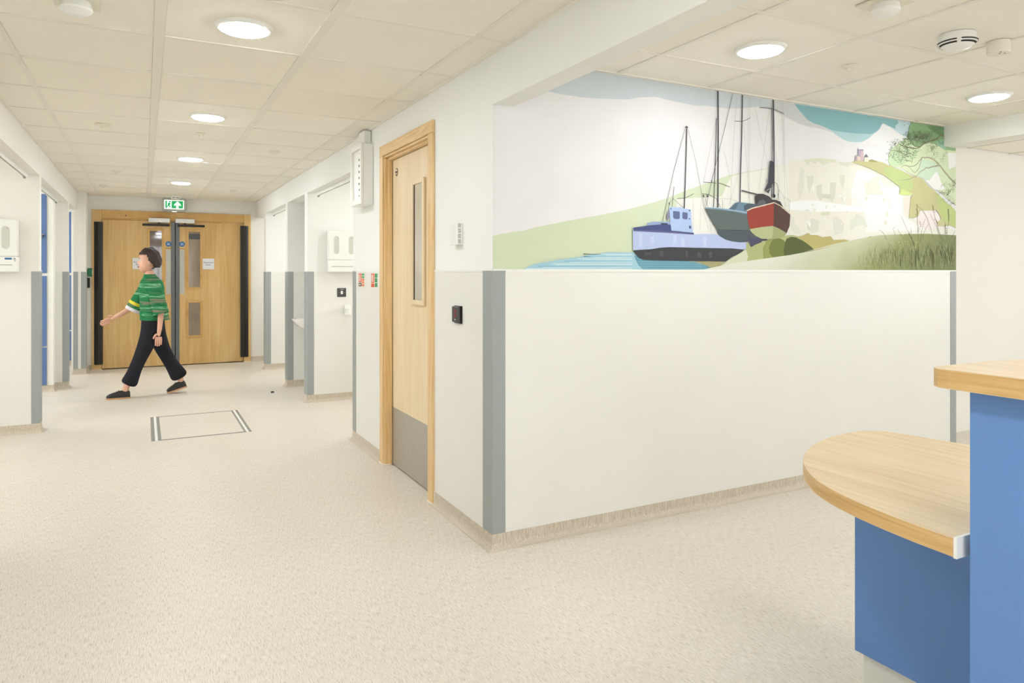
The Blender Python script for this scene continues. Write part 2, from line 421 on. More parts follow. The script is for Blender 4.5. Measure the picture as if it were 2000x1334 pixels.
# unseen outside walls; window openings added to fill the corridor with even light
WN = [0]
def outer_wall(name, axis, c, th, lo, hi, wins, z0=0.85, z1=2.15):
    """wall along an axis ('x' or 'y') at coordinate c..c+th with window openings wins=[(a,b),...]"""
    bx = []; e = lo
    def add(a, b_, p, q):
        bx.append((a, b_, c, c + th, p, q) if axis == 'x' else (c, c + th, a, b_, p, q))
    for a, b_ in wins:
        add(e, a, 0, ZC + 0.01); add(a, b_, 0, z0); add(a, b_, z1, ZC + 0.01); e = b_
    add(e, hi, 0, ZC + 0.01)
    struct(name, B(*bx), M_wallw)
    for a, b_ in wins:
        WN[0] += 1; f = 0.05; bx = []
        m_ = c + th / 2
        def fr_(p, q, r_, s_): bx.append((p, q, m_ - 0.03, m_ + 0.03, r_, s_) if axis == 'x' else (m_ - 0.03, m_ + 0.03, p, q, r_, s_))
        fr_(a, a + f, z0, z1); fr_(b_ - f, b_, z0, z1); fr_(a + f, b_ - f, z0, z0 + f); fr_(a + f, b_ - f, z1 - f, z1)
        k = max(1, round((b_ - a) / 1.1))
        for i in range(1, k): x = a + (b_ - a) * i / k; fr_(x - 0.02, x + 0.02, z0 + f, z1 - f)
        o = struct('window_%d' % WN[0], B(*bx), M_white)  # frame of an added window, out of view, there for the fill light
        ld = bpy.data.lights.new('window_portal', 'AREA'); ld.shape = 'RECTANGLE'; ld.size = b_ - a; ld.size_y = z1 - z0
        ld.cycles.is_portal = True
        lo_ = bpy.data.objects.new('window_portal', ld); COL.objects.link(lo_)
        s_ = 1 if (c > 3) else -1
        if axis == 'x': lo_.location = ((a + b_) / 2, c - 0.02, (z0 + z1) / 2); lo_.rotation_euler = (-PI / 2, 0, 0) if c < 0 else (PI / 2, 0, 0)
        else: lo_.location = (c - 0.02 if c < 0 else c + th + 0.02, (a + b_) / 2, (z0 + z1) / 2); lo_.rotation_euler = (PI / 2, 0, -PI / 2) if c < 0 else (PI / 2, 0, PI / 2)
outer_wall('wall_back', 'x', -3.1, 0.1, -4.2, 8.6, [(-0.5, 1.3), (3.0, 3.8)])
outer_wall('wall_outer_left', 'y', -3.7, 0.1, -3.0, 12.4, [(4.6, 5.7), (7.3, 9.1), (9.8, 11.5)])
outer_wall('wall_outer_right', 'y', 3.8, 0.1, YM + TH, 12.4, [(5.5, 7.0), (8.5, 9.7), (10.1, 10.75)])
outer_wall('wall_reception_side', 'y', 8.4, 0.1, -3.0, 3.38, [(-2.2, -0.9), (0.7, 1.9)])
struct('wall_reception_return', B((XM - 0.13, XM, YM + TH, 3.38, 0, ZC + 0.01)), M_wallw)

# ------------------------------------------------------------------ near single door (door_1)
FZ = 2.085
door1 = thing('oak_door', 'pale oak single door with tall narrow vision panel and grey kick plate', 'door', (XR, (DY0 + DY1) / 2, 0))
L = door1.location
XLF = 1.492                                           # leaf face
obj('leaf', off(B((XLF, XLF + 0.044, DY0 + 0.008, DY1 - 0.006, 0.008, FZ - 0.03)), L), M_oakdz, door1)
obj('kick_plate', off(B((XLF - 0.002, XLF - 0.0002, DY0 + 0.012, DY1 - 0.010, 0.010, 0.392)), L), M_steel, door1)
# vision panel: raised bead frame and recessed glass
vy0, vy1, vz0, vz1 = 3.955, 4.175, 1.10, 1.872
bd = 0.05; fr = []
bm = bmesh.new()
for q in ((vy0, vy0 + 0.028, vz0, vz1), (vy1 - 0.028, vy1, vz0, vz1), (vy0 + 0.028, vy1 - 0.028, vz0, vz0 + 0.03), (vy0 + 0.028, vy1 - 0.028, vz1 - 0.03, vz1)):
    box(bm, XLF - 0.016, XLF - 0.0002, *q, bev=0.003)
vp = obj('vision_panel_bead', off(bm, L), M_oakdz, door1)
gm = obj('glass_pane', off(B((XLF - 0.006, XLF - 0.0004, vy0 + 0.028, vy1 - 0.028, vz0 + 0.03, vz1 - 0.03)), L), M_glassn, vp)
obj('glazing_seal', off(B((XLF - 0.0075, XLF - 0.0061, vy1 - 0.044, vy1 - 0.0285, vz0 + 0.03, vz1 - 0.03)), L), M_slot, vp)
bm = lathe([(0.026, -0.0015), (0.026, 0.0)], (XLF - 0.0005, 4.50, 1.968), 32, 'x')
sg = obj('number_disc', off(bm, L), M_slot, door1); sg['label'] = 'small black ringed disc sign'
bm = lathe([(0.021, -0.001), (0.021, 0.0)], (XLF - 0.0022, 4.50, 1.968), 32, 'x')
s2 = obj('disc_face', off(bm, L), M_oakdz, sg)
bm = B((XLF - 0.0042, XLF - 0.0033, 4.480, 4.520, 1.964, 1.973), (XLF - 0.0042, XLF - 0.0033, 4.496, 4.503, 1.942, 1.964)); obj('disc_mark', off(bm, L), M_slot, sg)
# frame: architrave, lining with steps
def frame_piece(name, bxs, mat, parent, loc, bev=0.003):
    return obj(name, off(B(*bxs, bev=bev), loc), mat, parent)
fr = thing('oak_door_frame', 'stepped oak frame and architrave around the single corridor door', 'door frame', (XR, (DY0 + DY1) / 2, 0))
aw = 0.072; at = 0.018
frame_piece('architrave', [(XR - at, XR - 0.0005, DY1 + 0.012, DY1 + 0.012 + aw, 0.002, FZ + 0.0015)], M_frz, fr, L)
frame_piece('architrave', [(XR - at, XR - 0.0005, DY0 - 0.012 - aw, DY0 - 0.012, 0.002, FZ + 0.0015)], M_frz, fr, L)
frame_piece('head_architrave', [(XR - at - 0.001, XR - 0.0005, DY0 - 0.012 - aw, DY1 + 0.012 + aw, FZ + 0.002, FZ + 0.072)], M_frh, fr, L)
frame_piece('lining', [(XR - 0.008, XR + TH, DY1, DY1 + 0.0118, 0.002, FZ - 0.0125)], M_frz, fr, L, 0.002)
frame_piece('lining', [(XR - 0.008, XR + TH, DY0 - 0.0118, DY0, 0.002, FZ - 0.0125)], M_frz, fr, L, 0.002)
frame_piece('stop', [(XR + 0.014, XLF - 0.004, DY1 - 0.017, DY1 - 0.0005, 0.002, FZ - 0.015)], M_frz, fr, L, 0.002)
frame_piece('head_lining', [(XR - 0.008, XR + TH, DY0 - 0.011, DY1 + 0.011, FZ - 0.012, FZ)], M_frh, fr, L, 0.002)
frame_piece('head_stop', [(XR + 0.014, XLF - 0.004, DY0 + 0.001, DY1 - 0.017, FZ - 0.028, FZ - 0.0125)], M_frh, fr, L, 0.002)
obj('sealant_bead', off(B((XR - at - 0.006, XR - 0.003, DY1 - 0.002, DY1 + 0.09, 0.0, 0.006), (XR - 0.02, XLF - 0.01, DY1 - 0.024, DY1 - 0.006, 0, 0.006), bev=0.002), L), M_seal, fr)
obj('sealant_bead', off(B((XR - at - 0.006, XR - 0.003, DY0 - 0.092, DY0 - 0.008, 0.0, 0.006), (XR - 0.008, XR - 0.004, DY0 - 0.092, DY0 - 0.086, 0, 0.075), bev=0.0015), L), M_seal, fr)
struct('wall_store_back', B((XR + TH, 3.8, DY1 + 0.6, DY1 + 0.7, 0, ZC)), M_wallw)

# ------------------------------------------------------------------ far double doors
CX = 0.388
dl = (CX, YE, 0)
YF = YE - 0.006                                       # frame front
ff = thing('double_door_frame', 'golden oak frame around the double doors at the corridor end', 'door frame', dl)
def fp(name, mat, *b_, bev=0.002, parent=None): return obj(name, off(B(*b_, bev=bev), dl), mat, parent or ff)
fp('jamb', M_oakz, (-0.612, EX0, YF - 0.02, YF - 0.001, 0.002, 2.135))
fp('jamb', M_oakz, (EX1, 1.38, YF - 0.02, YF - 0.001, 0.002, 2.135))
fp('head', M_frfar, (EX0 + 0.001, EX1 - 0.001, YF - 0.02, YF - 0.001, EZ + 0.012, 2.135))
fp('head_stop', M_frfar, (EX0 + 0.001, EX1 - 0.001, YF - 0.0, YF + 0.05, EZ - 0.004, EZ + 0.0118))
fp('sealant_bead', M_seal, (-0.618, EX0 + 0.01, YF - 0.03, YF - 0.014, 0.0, 0.007))
fp('sealant_bead', M_seal, (EX1 - 0.01, 1.39, YF - 0.03, YF - 0.014, 0.0, 0.007))
kn = lathe([(0.009, -0.006), (0.009, 0)], (-0.215, YF - 0.02, 2.068), 16, 'y'); obj('dark_knot', off(kn, dl), M_slot, ff)
def leaf(sgn, label):
    """sgn -1: left leaf, +1: right leaf; returns the thing"""
    x_in = CX + sgn * 0.0045; x_out = EX0 + 0.004 if sgn < 0 else EX1 - 0.004
    a, b_ = min(x_in, x_out), max(x_in, x_out)
    t = thing('door_leaf', label, 'door', dl)
    YL = YE + 0.006
    obj('panel', off(B((a, b_, YL, YL + 0.044, 0.012, EZ - 0.006)), dl), M_oakz, t)
    # meeting stile
    a, b_ = sorted((CX + sgn * 0.005, CX + sgn * 0.052))
    obj('meeting_stile', off(B((a, b_, YL - 0.012, YL - 0.0005, 0.014, EZ - 0.012), bev=0.003), dl), M_mstile, t)
    # finger guard on the hinge side
    a, b_ = (-0.585, -0.483) if sgn < 0 else (1.236, 1.346)
    g = bmesh.new()
    n = 9; z0, z1 = 0.075, 1.972
    prof = []
    for i in range(n + 1):
        u = i / n; prof.append((a + (b_ - a) * u, YF - 0.024 - 0.02 * math.sin(PI * u) - (0.004 if i % 3 == 1 else 0)))
    prof += [(b_, YF - 0.0205), (a, YF - 0.0205)]
    prism(g, prof, z0, z1)
    obj('finger_guard', off(g, dl), M_black, t)
    # vision panels
    c = CX + sgn * 0.243
    for (z0, z1) in ((1.093, 1.872), (0.412, 0.875)):
        q = bmesh.new(); hw = 0.074; w2 = 0.03
        for (p0, p1, r0, r1) in ((c - hw - w2, c - hw, z0 - w2, z1 + w2), (c + hw, c + hw + w2, z0 - w2, z1 + w2), (c - hw, c + hw, z0 - w2, z0), (c - hw, c + hw, z1, z1 + w2)):
            box(q, p0, p1, YL - 0.012, YL - 0.0005, r0, r1, bev=0.003)
        vb = obj('vision_panel_bead', off(q, dl), M_frfar, t)
        obj('glass_pane', off(B((c - hw, c + hw, YL - 0.004, YL - 0.0006, z0, z1)), dl), M_glassd if (sgn < 0) else M_glass, vb)
        if sgn > 0 and z1 > 1.5:
            obj('blind_case', off(B((c - hw + 0.002, c + hw - 0.002, YL - 0.008, YL - 0.0042, z1 - 0.105, z1 - 0.03)), dl), M_dark, vb)
    # push plate
    a, b_ = sorted((CX + sgn * 0.056, CX + sgn * 0.115))
    obj('push_plate', off(B((a, b_, YL - 0.003, YL - 0.0005, 0.995, 1.615)), dl), M_push, t)
    # notices
    c2 = (CX + sgn * 0.085, YL - 0.001, 1.695)
    d_ = obj('fire_door_sign', off(lathe([(0.037, -0.002), (0.037, 0.0)], c2, 32, 'y'), dl), M_signblue, t); d_['label'] = 'round blue sign with two white lines of text'
    q = bmesh.new()
    for k, wd in ((0.009, 0.036), (-0.009, 0.042)):
        for j in range(4):
            box(q, c2[0] - wd / 2 + wd * j / 4 + 0.001, c2[0] - wd / 2 + wd * (j + 1) / 4 - 0.0015, YL - 0.0045, YL - 0.003, c2[2] + k - 0.0045, c2[2] + k + 0.0045)
    obj('sign_text', off(q, dl), M_paper, d_)
    q = bmesh.new()
    for j in range(7):
        hh = 0.006 + 0.003 * ((j * 3) % 3)
        box(q, c2[0] - 0.035 + j * 0.010, c2[0] - 0.0275 + j * 0.010, YL - 0.0035, YL - 0.0005, 1.628, 1.628 + hh)
    obj('small_caption', off(q, dl), M_ink, t)
    return t
dL = leaf(-1, 'left oak leaf of the double doors, partly hidden by the walking person')
dR = leaf(+1, 'right oak leaf of the double doors with two vision panels')

def text_mesh(name, s, size, mat, parent, loc, rot=(PI / 2, 0, 0), align='CENTER', thick=0.0004, space=1.0):
    cu = bpy.data.curves.new(name, 'FONT'); cu.body = s; cu.size = size; cu.align_x = align; cu.align_y = 'CENTER'
    cu.extrude = thick; cu.space_line = space; cu.resolution_u = 3
    o = bpy.data.objects.new(name, cu); COL.objects.link(o)
    bpy.context.view_layer.update()
    me = bpy.data.meshes.new_from_object(o.evaluated_get(bpy.context.evaluated_depsgraph_get()))
    me.transform(Matrix.Translation(loc) @ Matrix.Rotation(rot[2], 4, 'Z') @ Matrix.Rotation(rot[0], 4, 'X'))
    bpy.data.objects.remove(o); bpy.data.curves.remove(cu)
    me.materials.clear(); me.materials.append(mat); me.name = name
    return link(name, me, parent)
for (x0, x1, lab) in ((-0.136, 0.014, 'white paper notice on the left door leaf, half behind the person'), (0.737, 0.889, 'white paper notice reading Automatic Door on the right door leaf')):
    loc = ((x0 + x1) / 2, YE + 0.004, 1.42)
    p = thing('paper_notice', lab, 'notice', loc)
    obj('sheet', B(((x0 - x1) / 2, (x1 - x0) / 2, -0.0012, 0.0, -0.076, 0.076)), M_paper, p)
    text_mesh('lettering', 'Automatic\nDoor', 0.032, M_ink, p, (0, -0.0016, 0.004))
# door closers: top boxes on the frame with black slide rails
for sgn, lab in ((-1, 'silver overhead door closer with black rail on the left leaf'), (1, 'silver overhead door closer with black rail on the right leaf')):
    a, b_ = (0.055, 0.318) if sgn < 0 else (0.386, 0.632)
    c_, d_ = (-0.018, 0.318) if sgn < 0 else (0.415, 0.762)
    loc = ((a + b_) / 2, YE, 2.0)
    t = thing('door_closer', lab, 'door closer', loc, 'closers on the double doors')
    obj('closer_body', off(B((a, b_, YF - 0.06, YF - 0.021, 1.985, 2.045), bev=0.004), loc), M_silver, t)
    obj('slide_rail', off(B((c_, d_, YE - 0.032, YE - 0.008, 1.938, 1.967), bev=0.004), loc), M_black, t)
    m_ = (a + b_) / 2
    obj('arm', off(B((m_ - 0.01, m_ + 0.01, YF - 0.05, YE - 0.012, 1.966, 1.986)), loc), M_black, t)

# ------------------------------------------------------------------ ceiling lights
def downlight(x, y, lab, mat=None, group='recessed round ceiling lights'):
    t = thing('ceiling_light', lab, 'light', (x, y, ZC), group)
    obj('bezel', lathe([(0.096, -0.004), (0.096, -0.010), (0.108, -0.010), (0.114, -0.005), (0.116, 0.004)], seg=48), M_white, t, smooth=True)
    obj('diffuser', lathe([(0.095, -0.009), (0.094, -0.013), (0.086, -0.016)], seg=48), mat or M_lamp, t, smooth=True)
    return t
for y, lab in ((3.12, 'largest, nearest round ceiling light over the corridor'), (5.005, 'second round ceiling light down the corridor'),
               (6.925, 'third round ceiling light down the corridor'), (8.81, 'farthest round ceiling light, before the exit sign'),
               (1.22, 'round ceiling light above the camera'), (-0.68, 'round ceiling light behind the camera')):
    downlight(0.372, y, lab)
for x, y, lab in ((2.505, 2.325, 'round ceiling light above the mural boats'), (4.345, 2.325, 'round ceiling light at the right edge, near the downstand'),
                  (2.505, 0.46, 'round ceiling light above the reception counter'), (4.345, 0.46, 'round ceiling light behind the reception counter'),
                  (2.505, -1.4, 'round ceiling light at the back of the reception'), (4.345, -1.4, 'round ceiling light at the back corner of the reception'),
                  (6.4, 1.8, 'round ceiling light beyond the downstand'), (6.4, -0.2, 'second round ceiling light beyond the downstand')):
    downlight(x, y, lab, M_desklamp)
for x, y, lab in ((-1.9, 5.4, 'round ceiling light in the first left bay'), (-1.9, 8.2, 'round ceiling light in the second left bay'),
                  (-1.9, 10.6, 'round ceiling light in the third left bay'),
                  (2.5, 6.2, 'round ceiling light in the first right bay'), (2.6, 9.1, 'round ceiling light in the third right bay'),
                  (2.4, 10.42, 'round ceiling light beside the end doors'), (2.4, 3.9, 'round ceiling light behind the single door')):
    downlight(x, y, lab, M_baylamp, 'round ceiling lights in the side rooms')

# ------------------------------------------------------------------ ceiling devices
def rose(x, y, r, lab):
    t = thing('sprinkler', lab, 'sprinkler', (x, y, ZC), 'small concealed sprinkler heads')
    obj('plate', lathe([(r, 0.003), (r, -0.004), (r * 0.8, -0.008)], seg=28), M_offw, t, True)
    obj('head', lathe([(r * 0.34, -0.008), (r * 0.34, -0.018), (r * 0.16, -0.026)], seg=16), M_offw, t, True)
    return t
rose(-0.252, 5.62, 0.05, 'sprinkler on the left of the corridor ceiling between second and third lights')
rose(0.371, 5.665, 0.03, 'small sprinkler just beyond the second corridor light')
rose(0.98, 6.21, 0.045, 'sprinkler on the right of the corridor ceiling')
rose(-0.245, 8.15, 0.042, 'distant sprinkler on the left of the corridor ceiling')
rose(0.985, 9.36, 0.045, 'distant sprinkler on the right of the corridor ceiling')
rose(-0.42, 9.55, 0.045, 'farthest sprinkler, near the left column')
rose(3.105, 2.31, 0.038, 'small flat sprinkler above the mural cliff')
def smoke(x, y, r, h, lab, slots=True, plate=None):
    t = thing('smoke_detector', lab, 'smoke detector', (x, y, ZC))
    k = 0
    if plate:
        obj('mounting_plate', B((-plate, plate, -plate, plate, -0.008, 0.002), bev=0.003), M_offw, t); k = -0.008
    obj('base', lathe([(r * 0.92, k + 0.002), (r * 0.98, k - h * 0.42), (r, k - h * 0.46)], seg=40), M_white, t, True)
    obj('dome', lathe([(r, k - h * 0.46), (r * 0.97, k - h * 0.62), (r * 0.62, k - h * 0.92), (r * 0.25, k - h)], seg=40), M_white, t, True)
    if slots:
        q = bmesh.new()
        for (ra, rb, za, zb) in ((r * 1.008, r * 0.995, -h * 0.50, -h * 0.585), (r * 0.93, r * 0.84, -h * 0.67, -h * 0.75)):
            for s_ in range(4):
                a0 = s_ * PI / 2 + 0.11 + 3.75; a1 = (s_ + 1) * PI / 2 - 0.11 + 3.75
                pr = None
                for i in range(11):
                    a = a0 + (a1 - a0) * i / 10
                    p = [q.verts.new((rr * 1.012 * math.cos(a), rr * 1.012 * math.sin(a), k + zz)) for rr, zz in ((ra, za), (rb, zb))]
                    if pr: q.faces.new((pr[0], p[0], p[1], pr[1]))
                    pr = p
        bmesh.ops.solidify(q, geom=q.faces[:], thickness=0.0015)
        obj('vent_slot_ring', q, M_slot, t)
    return t
smoke(3.105, 1.79, 0.075, 0.062, 'white smoke detector with dark curved slots at upper right')
smoke(-0.225, 3.10, 0.055, 0.05, 'square-plated detector at the top left of the corridor ceiling', slots=False, plate=0.075)
smoke(2.49, 1.70, 0.05, 0.045, 'square-plated detector at the top edge beside the reception beam', slots=False, plate=0.075)
t = thing('ceiling_sensor', 'plain white cylindrical sensor on the ceiling right of the smoke detector', 'sensor', (3.36, 1.76, ZC))
obj('body', lathe([(0.044, 0.002), (0.045, -0.045), (0.043, -0.052)], seg=36), M_offw, t, True)
q = bmesh.new()
for (dx, dy) in ((-0.02, -0.02), (0.012, -0.02), (0.0, -0.005)): box(q, dx - 0.003, dx + 0.003, dy - 0.003, dy + 0.003, -0.0532, -0.0518)
obj('indicator_dots', q, M_slot, t)
t = thing('ceiling_sensor', 'boxy white beam detector on the ceiling above the exit sign', 'sensor', (0.375, 10.35, ZC))
obj('body', B((-0.055, 0.055, -0.05, 0.05, -0.048, 0.002), bev=0.010), M_white, t)
obj('dark_slots', B((-0.045, -0.012, -0.0515, -0.0495, -0.038, -0.031), (0.0, 0.045, -0.0515, -0.0495, -0.038, -0.031)), M_slot, t)

# ------------------------------------------------------------------ exit sign
loc = (0.372, YE - 0.12, 2.232)
t = thing('exit_sign', 'illuminated green emergency exit sign with running man and up arrow', 'exit sign', loc)
bm = bmesh.new(); box(bm, -0.157, 0.157, -0.02, 0.02, -0.092, 0.09, bev=0.0)
ed = [e for e in bm.edges if abs(e.verts[0].co.y - e.verts[1].co.y) > 0.01]
bmesh.ops.bevel(bm, geom=ed, offset=0.035, segments=5, profile=0.5, affect='EDGES')
obj('housing', bm, plain('sign_housing', (184, 183, 172), 0.5, var=0.01), t)
obj('light_panel', B((-0.125, 0.118, -0.0225, -0.0203, -0.062, 0.060)), M_exitw, t)
obj('green_panel', B((-0.112, -0.092, -0.0245, -0.0228, -0.052, 0.050), (-0.035, 0.108, -0.0245, -0.0228, -0.052, 0.050)), M_exitg, t)
q = bmesh.new(); prism(q, [(0.038, 0.045), (-0.004, 0.002), (-0.004, -0.02), (0.022, -0.004), (0.022, -0.047), (0.052, -0.047), (0.052, -0.004), (0.08, -0.02), (0.08, 0.002)], -0.0262, -0.0247, 'y')
obj('up_arrow', q, M_exitw, t)
q = bmesh.new()
def limb(q, a, b_, w_):
    d = Vector((b_[0] - a[0], b_[1] - a[1])); n = Vector((-d.y, d.x)).normalized() * w_ / 2
    prism(q, [(a[0] + n.x, a[1] + n.y), (b_[0] + n.x, b_[1] + n.y), (b_[0] - n.x, b_[1] - n.y), (a[0] - n.x, a[1] - n.y)], -0.0262, -0.0247, 'y')
for a, b_, w_ in (((-0.062, 0.022), (-0.070, -0.006), 0.014), ((-0.070, -0.004), (-0.056, -0.024), 0.009), ((-0.056, -0.024), (-0.062, -0.044), 0.008),
                  ((-0.070, -0.004), (-0.082, -0.024), 0.009), ((-0.082, -0.024), (-0.092, -0.03), 0.008), ((-0.062, 0.018), (-0.046, 0.004), 0.007), ((-0.062, 0.018), (-0.082, 0.008), 0.007)):
    limb(q, a, b_, w_ * 1.7)
c8 = [(-0.056 + 0.012 * math.cos(i * PI / 4), 0.038 + 0.012 * math.sin(i * PI / 4)) for i in range(8)]
prism(q, c8, -0.0262, -0.0247, 'y')
obj('running_man', q, M_exitg, t)
obj('lamp_lip', B((-0.03, 0.03, -0.022, 0.01, -0.100, -0.0925), bev=0.003), M_exitw, t)
obj('stem', B((-0.012, 0.012, -0.01, 0.01, 0.0905, ZC - loc[2] + 0.002)), M_white, t)

# ------------------------------------------------------------------ things on the near right wall
loc = (XR, 5.0, 1.99)
t = thing('call_indicator', 'white wall box with a column of dark indicator strips, one lit, hung from a conduit', 'indicator panel', loc)
x0, x1, y0, y1, z0, z1 = 1.362, XR - 0.0005, 4.885, 5.175, 1.785, 2.215
bm = bmesh.new()
box(bm, x0 + 0.012, x1, y0, y1, z0, z1, bev=0.003)
obj('housing', off(bm, loc), M_white, t)
bm = bmesh.new()
for b_ in ((y0, y0 + 0.03, z0, z1), (y1 - 0.03, y1, z0, z1), (y0 + 0.03, y1 - 0.03, z0, z0 + 0.035), (y0 + 0.03, y1 - 0.03, z1 - 0.035, z1)):
    box(bm, x0 - 0.006, x0 + 0.0115, *b_, bev=0.002)
obj('front_frame', off(bm, loc), M_white, t)
for k in range(8):
    zz = z1 - 0.062 - k * 0.043
    obj('indicator_strip', off(B((x0 + 0.009, x0 + 0.0118, y0 + 0.045, y0 + (0.12 if k else 0.09), zz - 0.008, zz + 0.006)), loc), M_slotg, t)
obj('lit_lamp', off(B((x0 + 0.006, x0 + 0.0118, y0 + 0.13, y0 + 0.2, z0 + 0.075, z0 + 0.12)), loc), M_lit, t)
bm = B((XR - 0.06, XR - 0.0005, 4.93, 5.06, z1 + 0.001, ZC - 0.005), bev=0.012); obj('conduit', off(bm, loc), M_white, t)

loc = (XR, 3.345, 1.497)
t = thing('wall_sensor', 'small white ventilated wall sensor beside the mural edge', 'sensor', loc)
obj('body', off(B((XR - 0.035, XR - 0.0005, 3.302, 3.392, 1.442, 1.553), bev=0.003), loc), M_white, t)
q = bmesh.new()
for k in range(15):
    if k in (3, 7, 11): continue
    zz = 1.45 + k * 0.0068
    box(q, XR - 0.027, XR - 0.012, 3.3005, 3.3025, zz, zz + 0.0032)
obj('vent_slots', off(q, loc), M_slotg, t)
loc = (XR, 3.35, 1.083)
t = thing('card_reader', 'small black card reader with a red mark on the wall beside the corner guard', 'card reader', loc)
obj('back_plate', off(B((XR - 0.008, XR - 0.0035, 3.300, 3.40, 1.036, 1.127), bev=0.001), loc), M_black, t)
obj('body', off(B((XR - 0.022, XR - 0.0082, 3.312, 3.398, 1.042, 1.124), bev=0.004), loc), M_dark, t)
q = bmesh.new(); prism(q, [(3.352 + 0.014 * math.cos(i * PI / 6), 1.088 + 0.02 * math.sin(i * PI / 6)) for i in range(12)], XR - 0.0235, XR - 0.0221, 'x')
red = obj('reader_mark', off(q, loc), plain('reader_red', (190, 50, 50), 0.4), t); red['label'] = 'red oval reader mark'
q = bmesh.new(); prism(q, [(3.352 + 0.009 * math.cos(i * PI / 6), 1.088 + 0.015 * math.sin(i * PI / 6)) for i in range(12)], XR - 0.0245, XR - 0.0236, 'x')
obj('mark_centre', off(q, loc), M_dark, t)
obj('indicator_dot', off(B((XR - 0.0235, XR - 0.0221, 3.346, 3.36, 1.054, 1.058)), loc), M_white, t)

def fire_notice(y0, y1, z0, z1, lab, kinds):
    loc = (XR, (y0 + y1) / 2, (z0 + z1) / 2)
    t = thing('safety_notice', lab, 'notice', loc)
    xf = XR - 0.0035
    obj('card', off(B((xf - 0.002, xf, y0, y1, z0, z1)), loc), M_cream, t)
    W = y1 - y0; Hh = z1 - z0
    def r(name, a, b_, c_, d_, m):   # a,b across from the left as seen (left = larger y), c,d down from the top
        obj(name, off(B((xf - 0.0035, xf - 0.0021, y1 - W * b_, y1 - W * a, z1 - Hh * d_, z1 - Hh * c_)), loc), m, t)
    r('heading_panel', 0.04, 0.52, 0.04, 0.66, M_signred)
    q = bmesh.new()
    for k in range(3):
        box(q, xf - 0.0046, xf - 0.0036, y1 - W * (0.18 + 0.12 * k), y1 - W * (0.13 + 0.12 * k), z1 - Hh * 0.6, z1 - Hh * 0.12)
    obj('heading_text', off(q, loc), M_cream, t)
    r('symbol_panel', 0.04, 0.5, 0.7, 0.95, kinds[0])
    if kinds[0] is M_dark: obj('symbol', off(B((xf - 0.0046, xf - 0.0036, y1 - W * 0.36, y1 - W * 0.18, z1 - Hh * 0.88, z1 - Hh * 0.77)), loc), M_cream, t)
    n = len(kinds) - 1
    for k in range(n):
        a = 0.04 + k * 0.93 / n
        r('icon_panel', 0.6, 0.95, a, a + 0.93 / n - 0.04, kinds[k + 1])
fire_notice(5.095, 5.255, 1.190, 1.296, 'fire notice card, left one, ending in a dark square symbol', (M_dark, M_signgr, M_signgr, M_signor, M_signor, M_signor))
fire_notice(4.765, 4.925, 1.190, 1.296, 'fire notice card next to the oak door frame, with green icons', (M_signred, M_signgr, M_signgr, M_signgr))

# ------------------------------------------------------------------ first right bay: dispenser, switch, soap holder
def dispenser(xc, yw, lab, mirror=False):
    """paper towel dispenser hung on a wall at y = yw facing -y"""
    loc = (xc, yw, 1.30)
    t = thing('towel_dispenser', lab, 'dispenser', loc, 'wall towel dispensers')
    W, D, z0, z1 = 0.30, 0.10, 0.004, 0.42
    obj('housing', B((-W / 2, W / 2, -D, -0.0005, z0 + 0.12, z1), bev=0.008), M_white, t)
    obj('tray', B((-W / 2 + 0.004, W / 2 + 0.004, -D - 0.012, -0.0036, z0, z0 + 0.1195), bev=0.006), M_white, t)
    obj('tray_slot', B((-W / 2 + 0.02, W / 2 - 0.03, -D - 0.0135, -D - 0.0117, z0 + 0.052, z0 + 0.057)), M_slotg, t)
    for c_ in (-0.075, 0.075):
        pts = []
        for i in range(9): a = PI * i / 8; pts.append((c_ + 0.026 * math.cos(a), 0.34 + 0.026 * math.sin(a)))
        for i in range(9): a = PI + PI * i / 8; pts.append((c_ + 0.026 * math.cos(a), 0.21 + 0.026 * math.sin(a)))
        q = bmesh.new(); prism(q, pts, -D - 0.0015, -D + 0.0005, 'y')
        wn = obj('level_window', q, plain('window_grey', (206, 206, 194), 0.25, var=0.02), t)
        obj('window_lock', B((c_ + 0.006, c_ + 0.014, -D - 0.0035, -D - 0.0016, 0.345, 0.352)), M_slotg, wn)
    return t
d1 = dispenser(1.79, 7.17, 'white double-window towel dispenser above the light switch')
d2 = dispenser(-1.04, 6.85, 'white towel dispenser with small blue label at the left edge')
q = bmesh.new()
for k in range(4): lathe([(0.0075, -0.0015), (0.0075, 0)], (0.078 + k * 0.011, -0.1125, 0.108), 14, 'y', q)
obj('blue_label', q, M_signblue, d2)
obj('brown_mark', B((0.128, 0.142, -0.1138, -0.1122, 0.102, 0.113), (0.132, 0.142, -0.1138, -0.1122, 0.088, 0.095)), M_slotg, d2)
loc = (1.79, 7.17, 1.095)
t = thing('light_switch', 'dark square light switch with white rocker under the dispenser', 'switch', loc)
obj('plate', B((-0.045, 0.045, -0.009, -0.0032, -0.045, 0.045), bev=0.002), M_dark, t)
obj('rocker', B((-0.011, 0.011, -0.014, -0.0092, -0.017, 0.017), bev=0.002), M_white, t)
[obj('screw', B((a_, a_ + 0.005, -0.0105, -0.0088, -0.0025, 0.0025)), M_steel, t) for a_ in (-0.032, 0.027)]
obj('maker_line', B((-0.014, 0.02, -0.0098, -0.0088, 0.031, 0.034)), M_paper, t)
loc = (1.845, 7.17, 0.92)
t = thing('soap_holder', 'small white holder below the dark light switch', 'holder', loc)
obj('bracket', B((-0.03, 0.04, -0.03, -0.0032, -0.05, 0.05), bev=0.006), M_white, t)
obj('cup', lathe([(0.026, -0.055), (0.03, 0.01)], (0.0, -0.055, 0), 20), M_white, t, True)

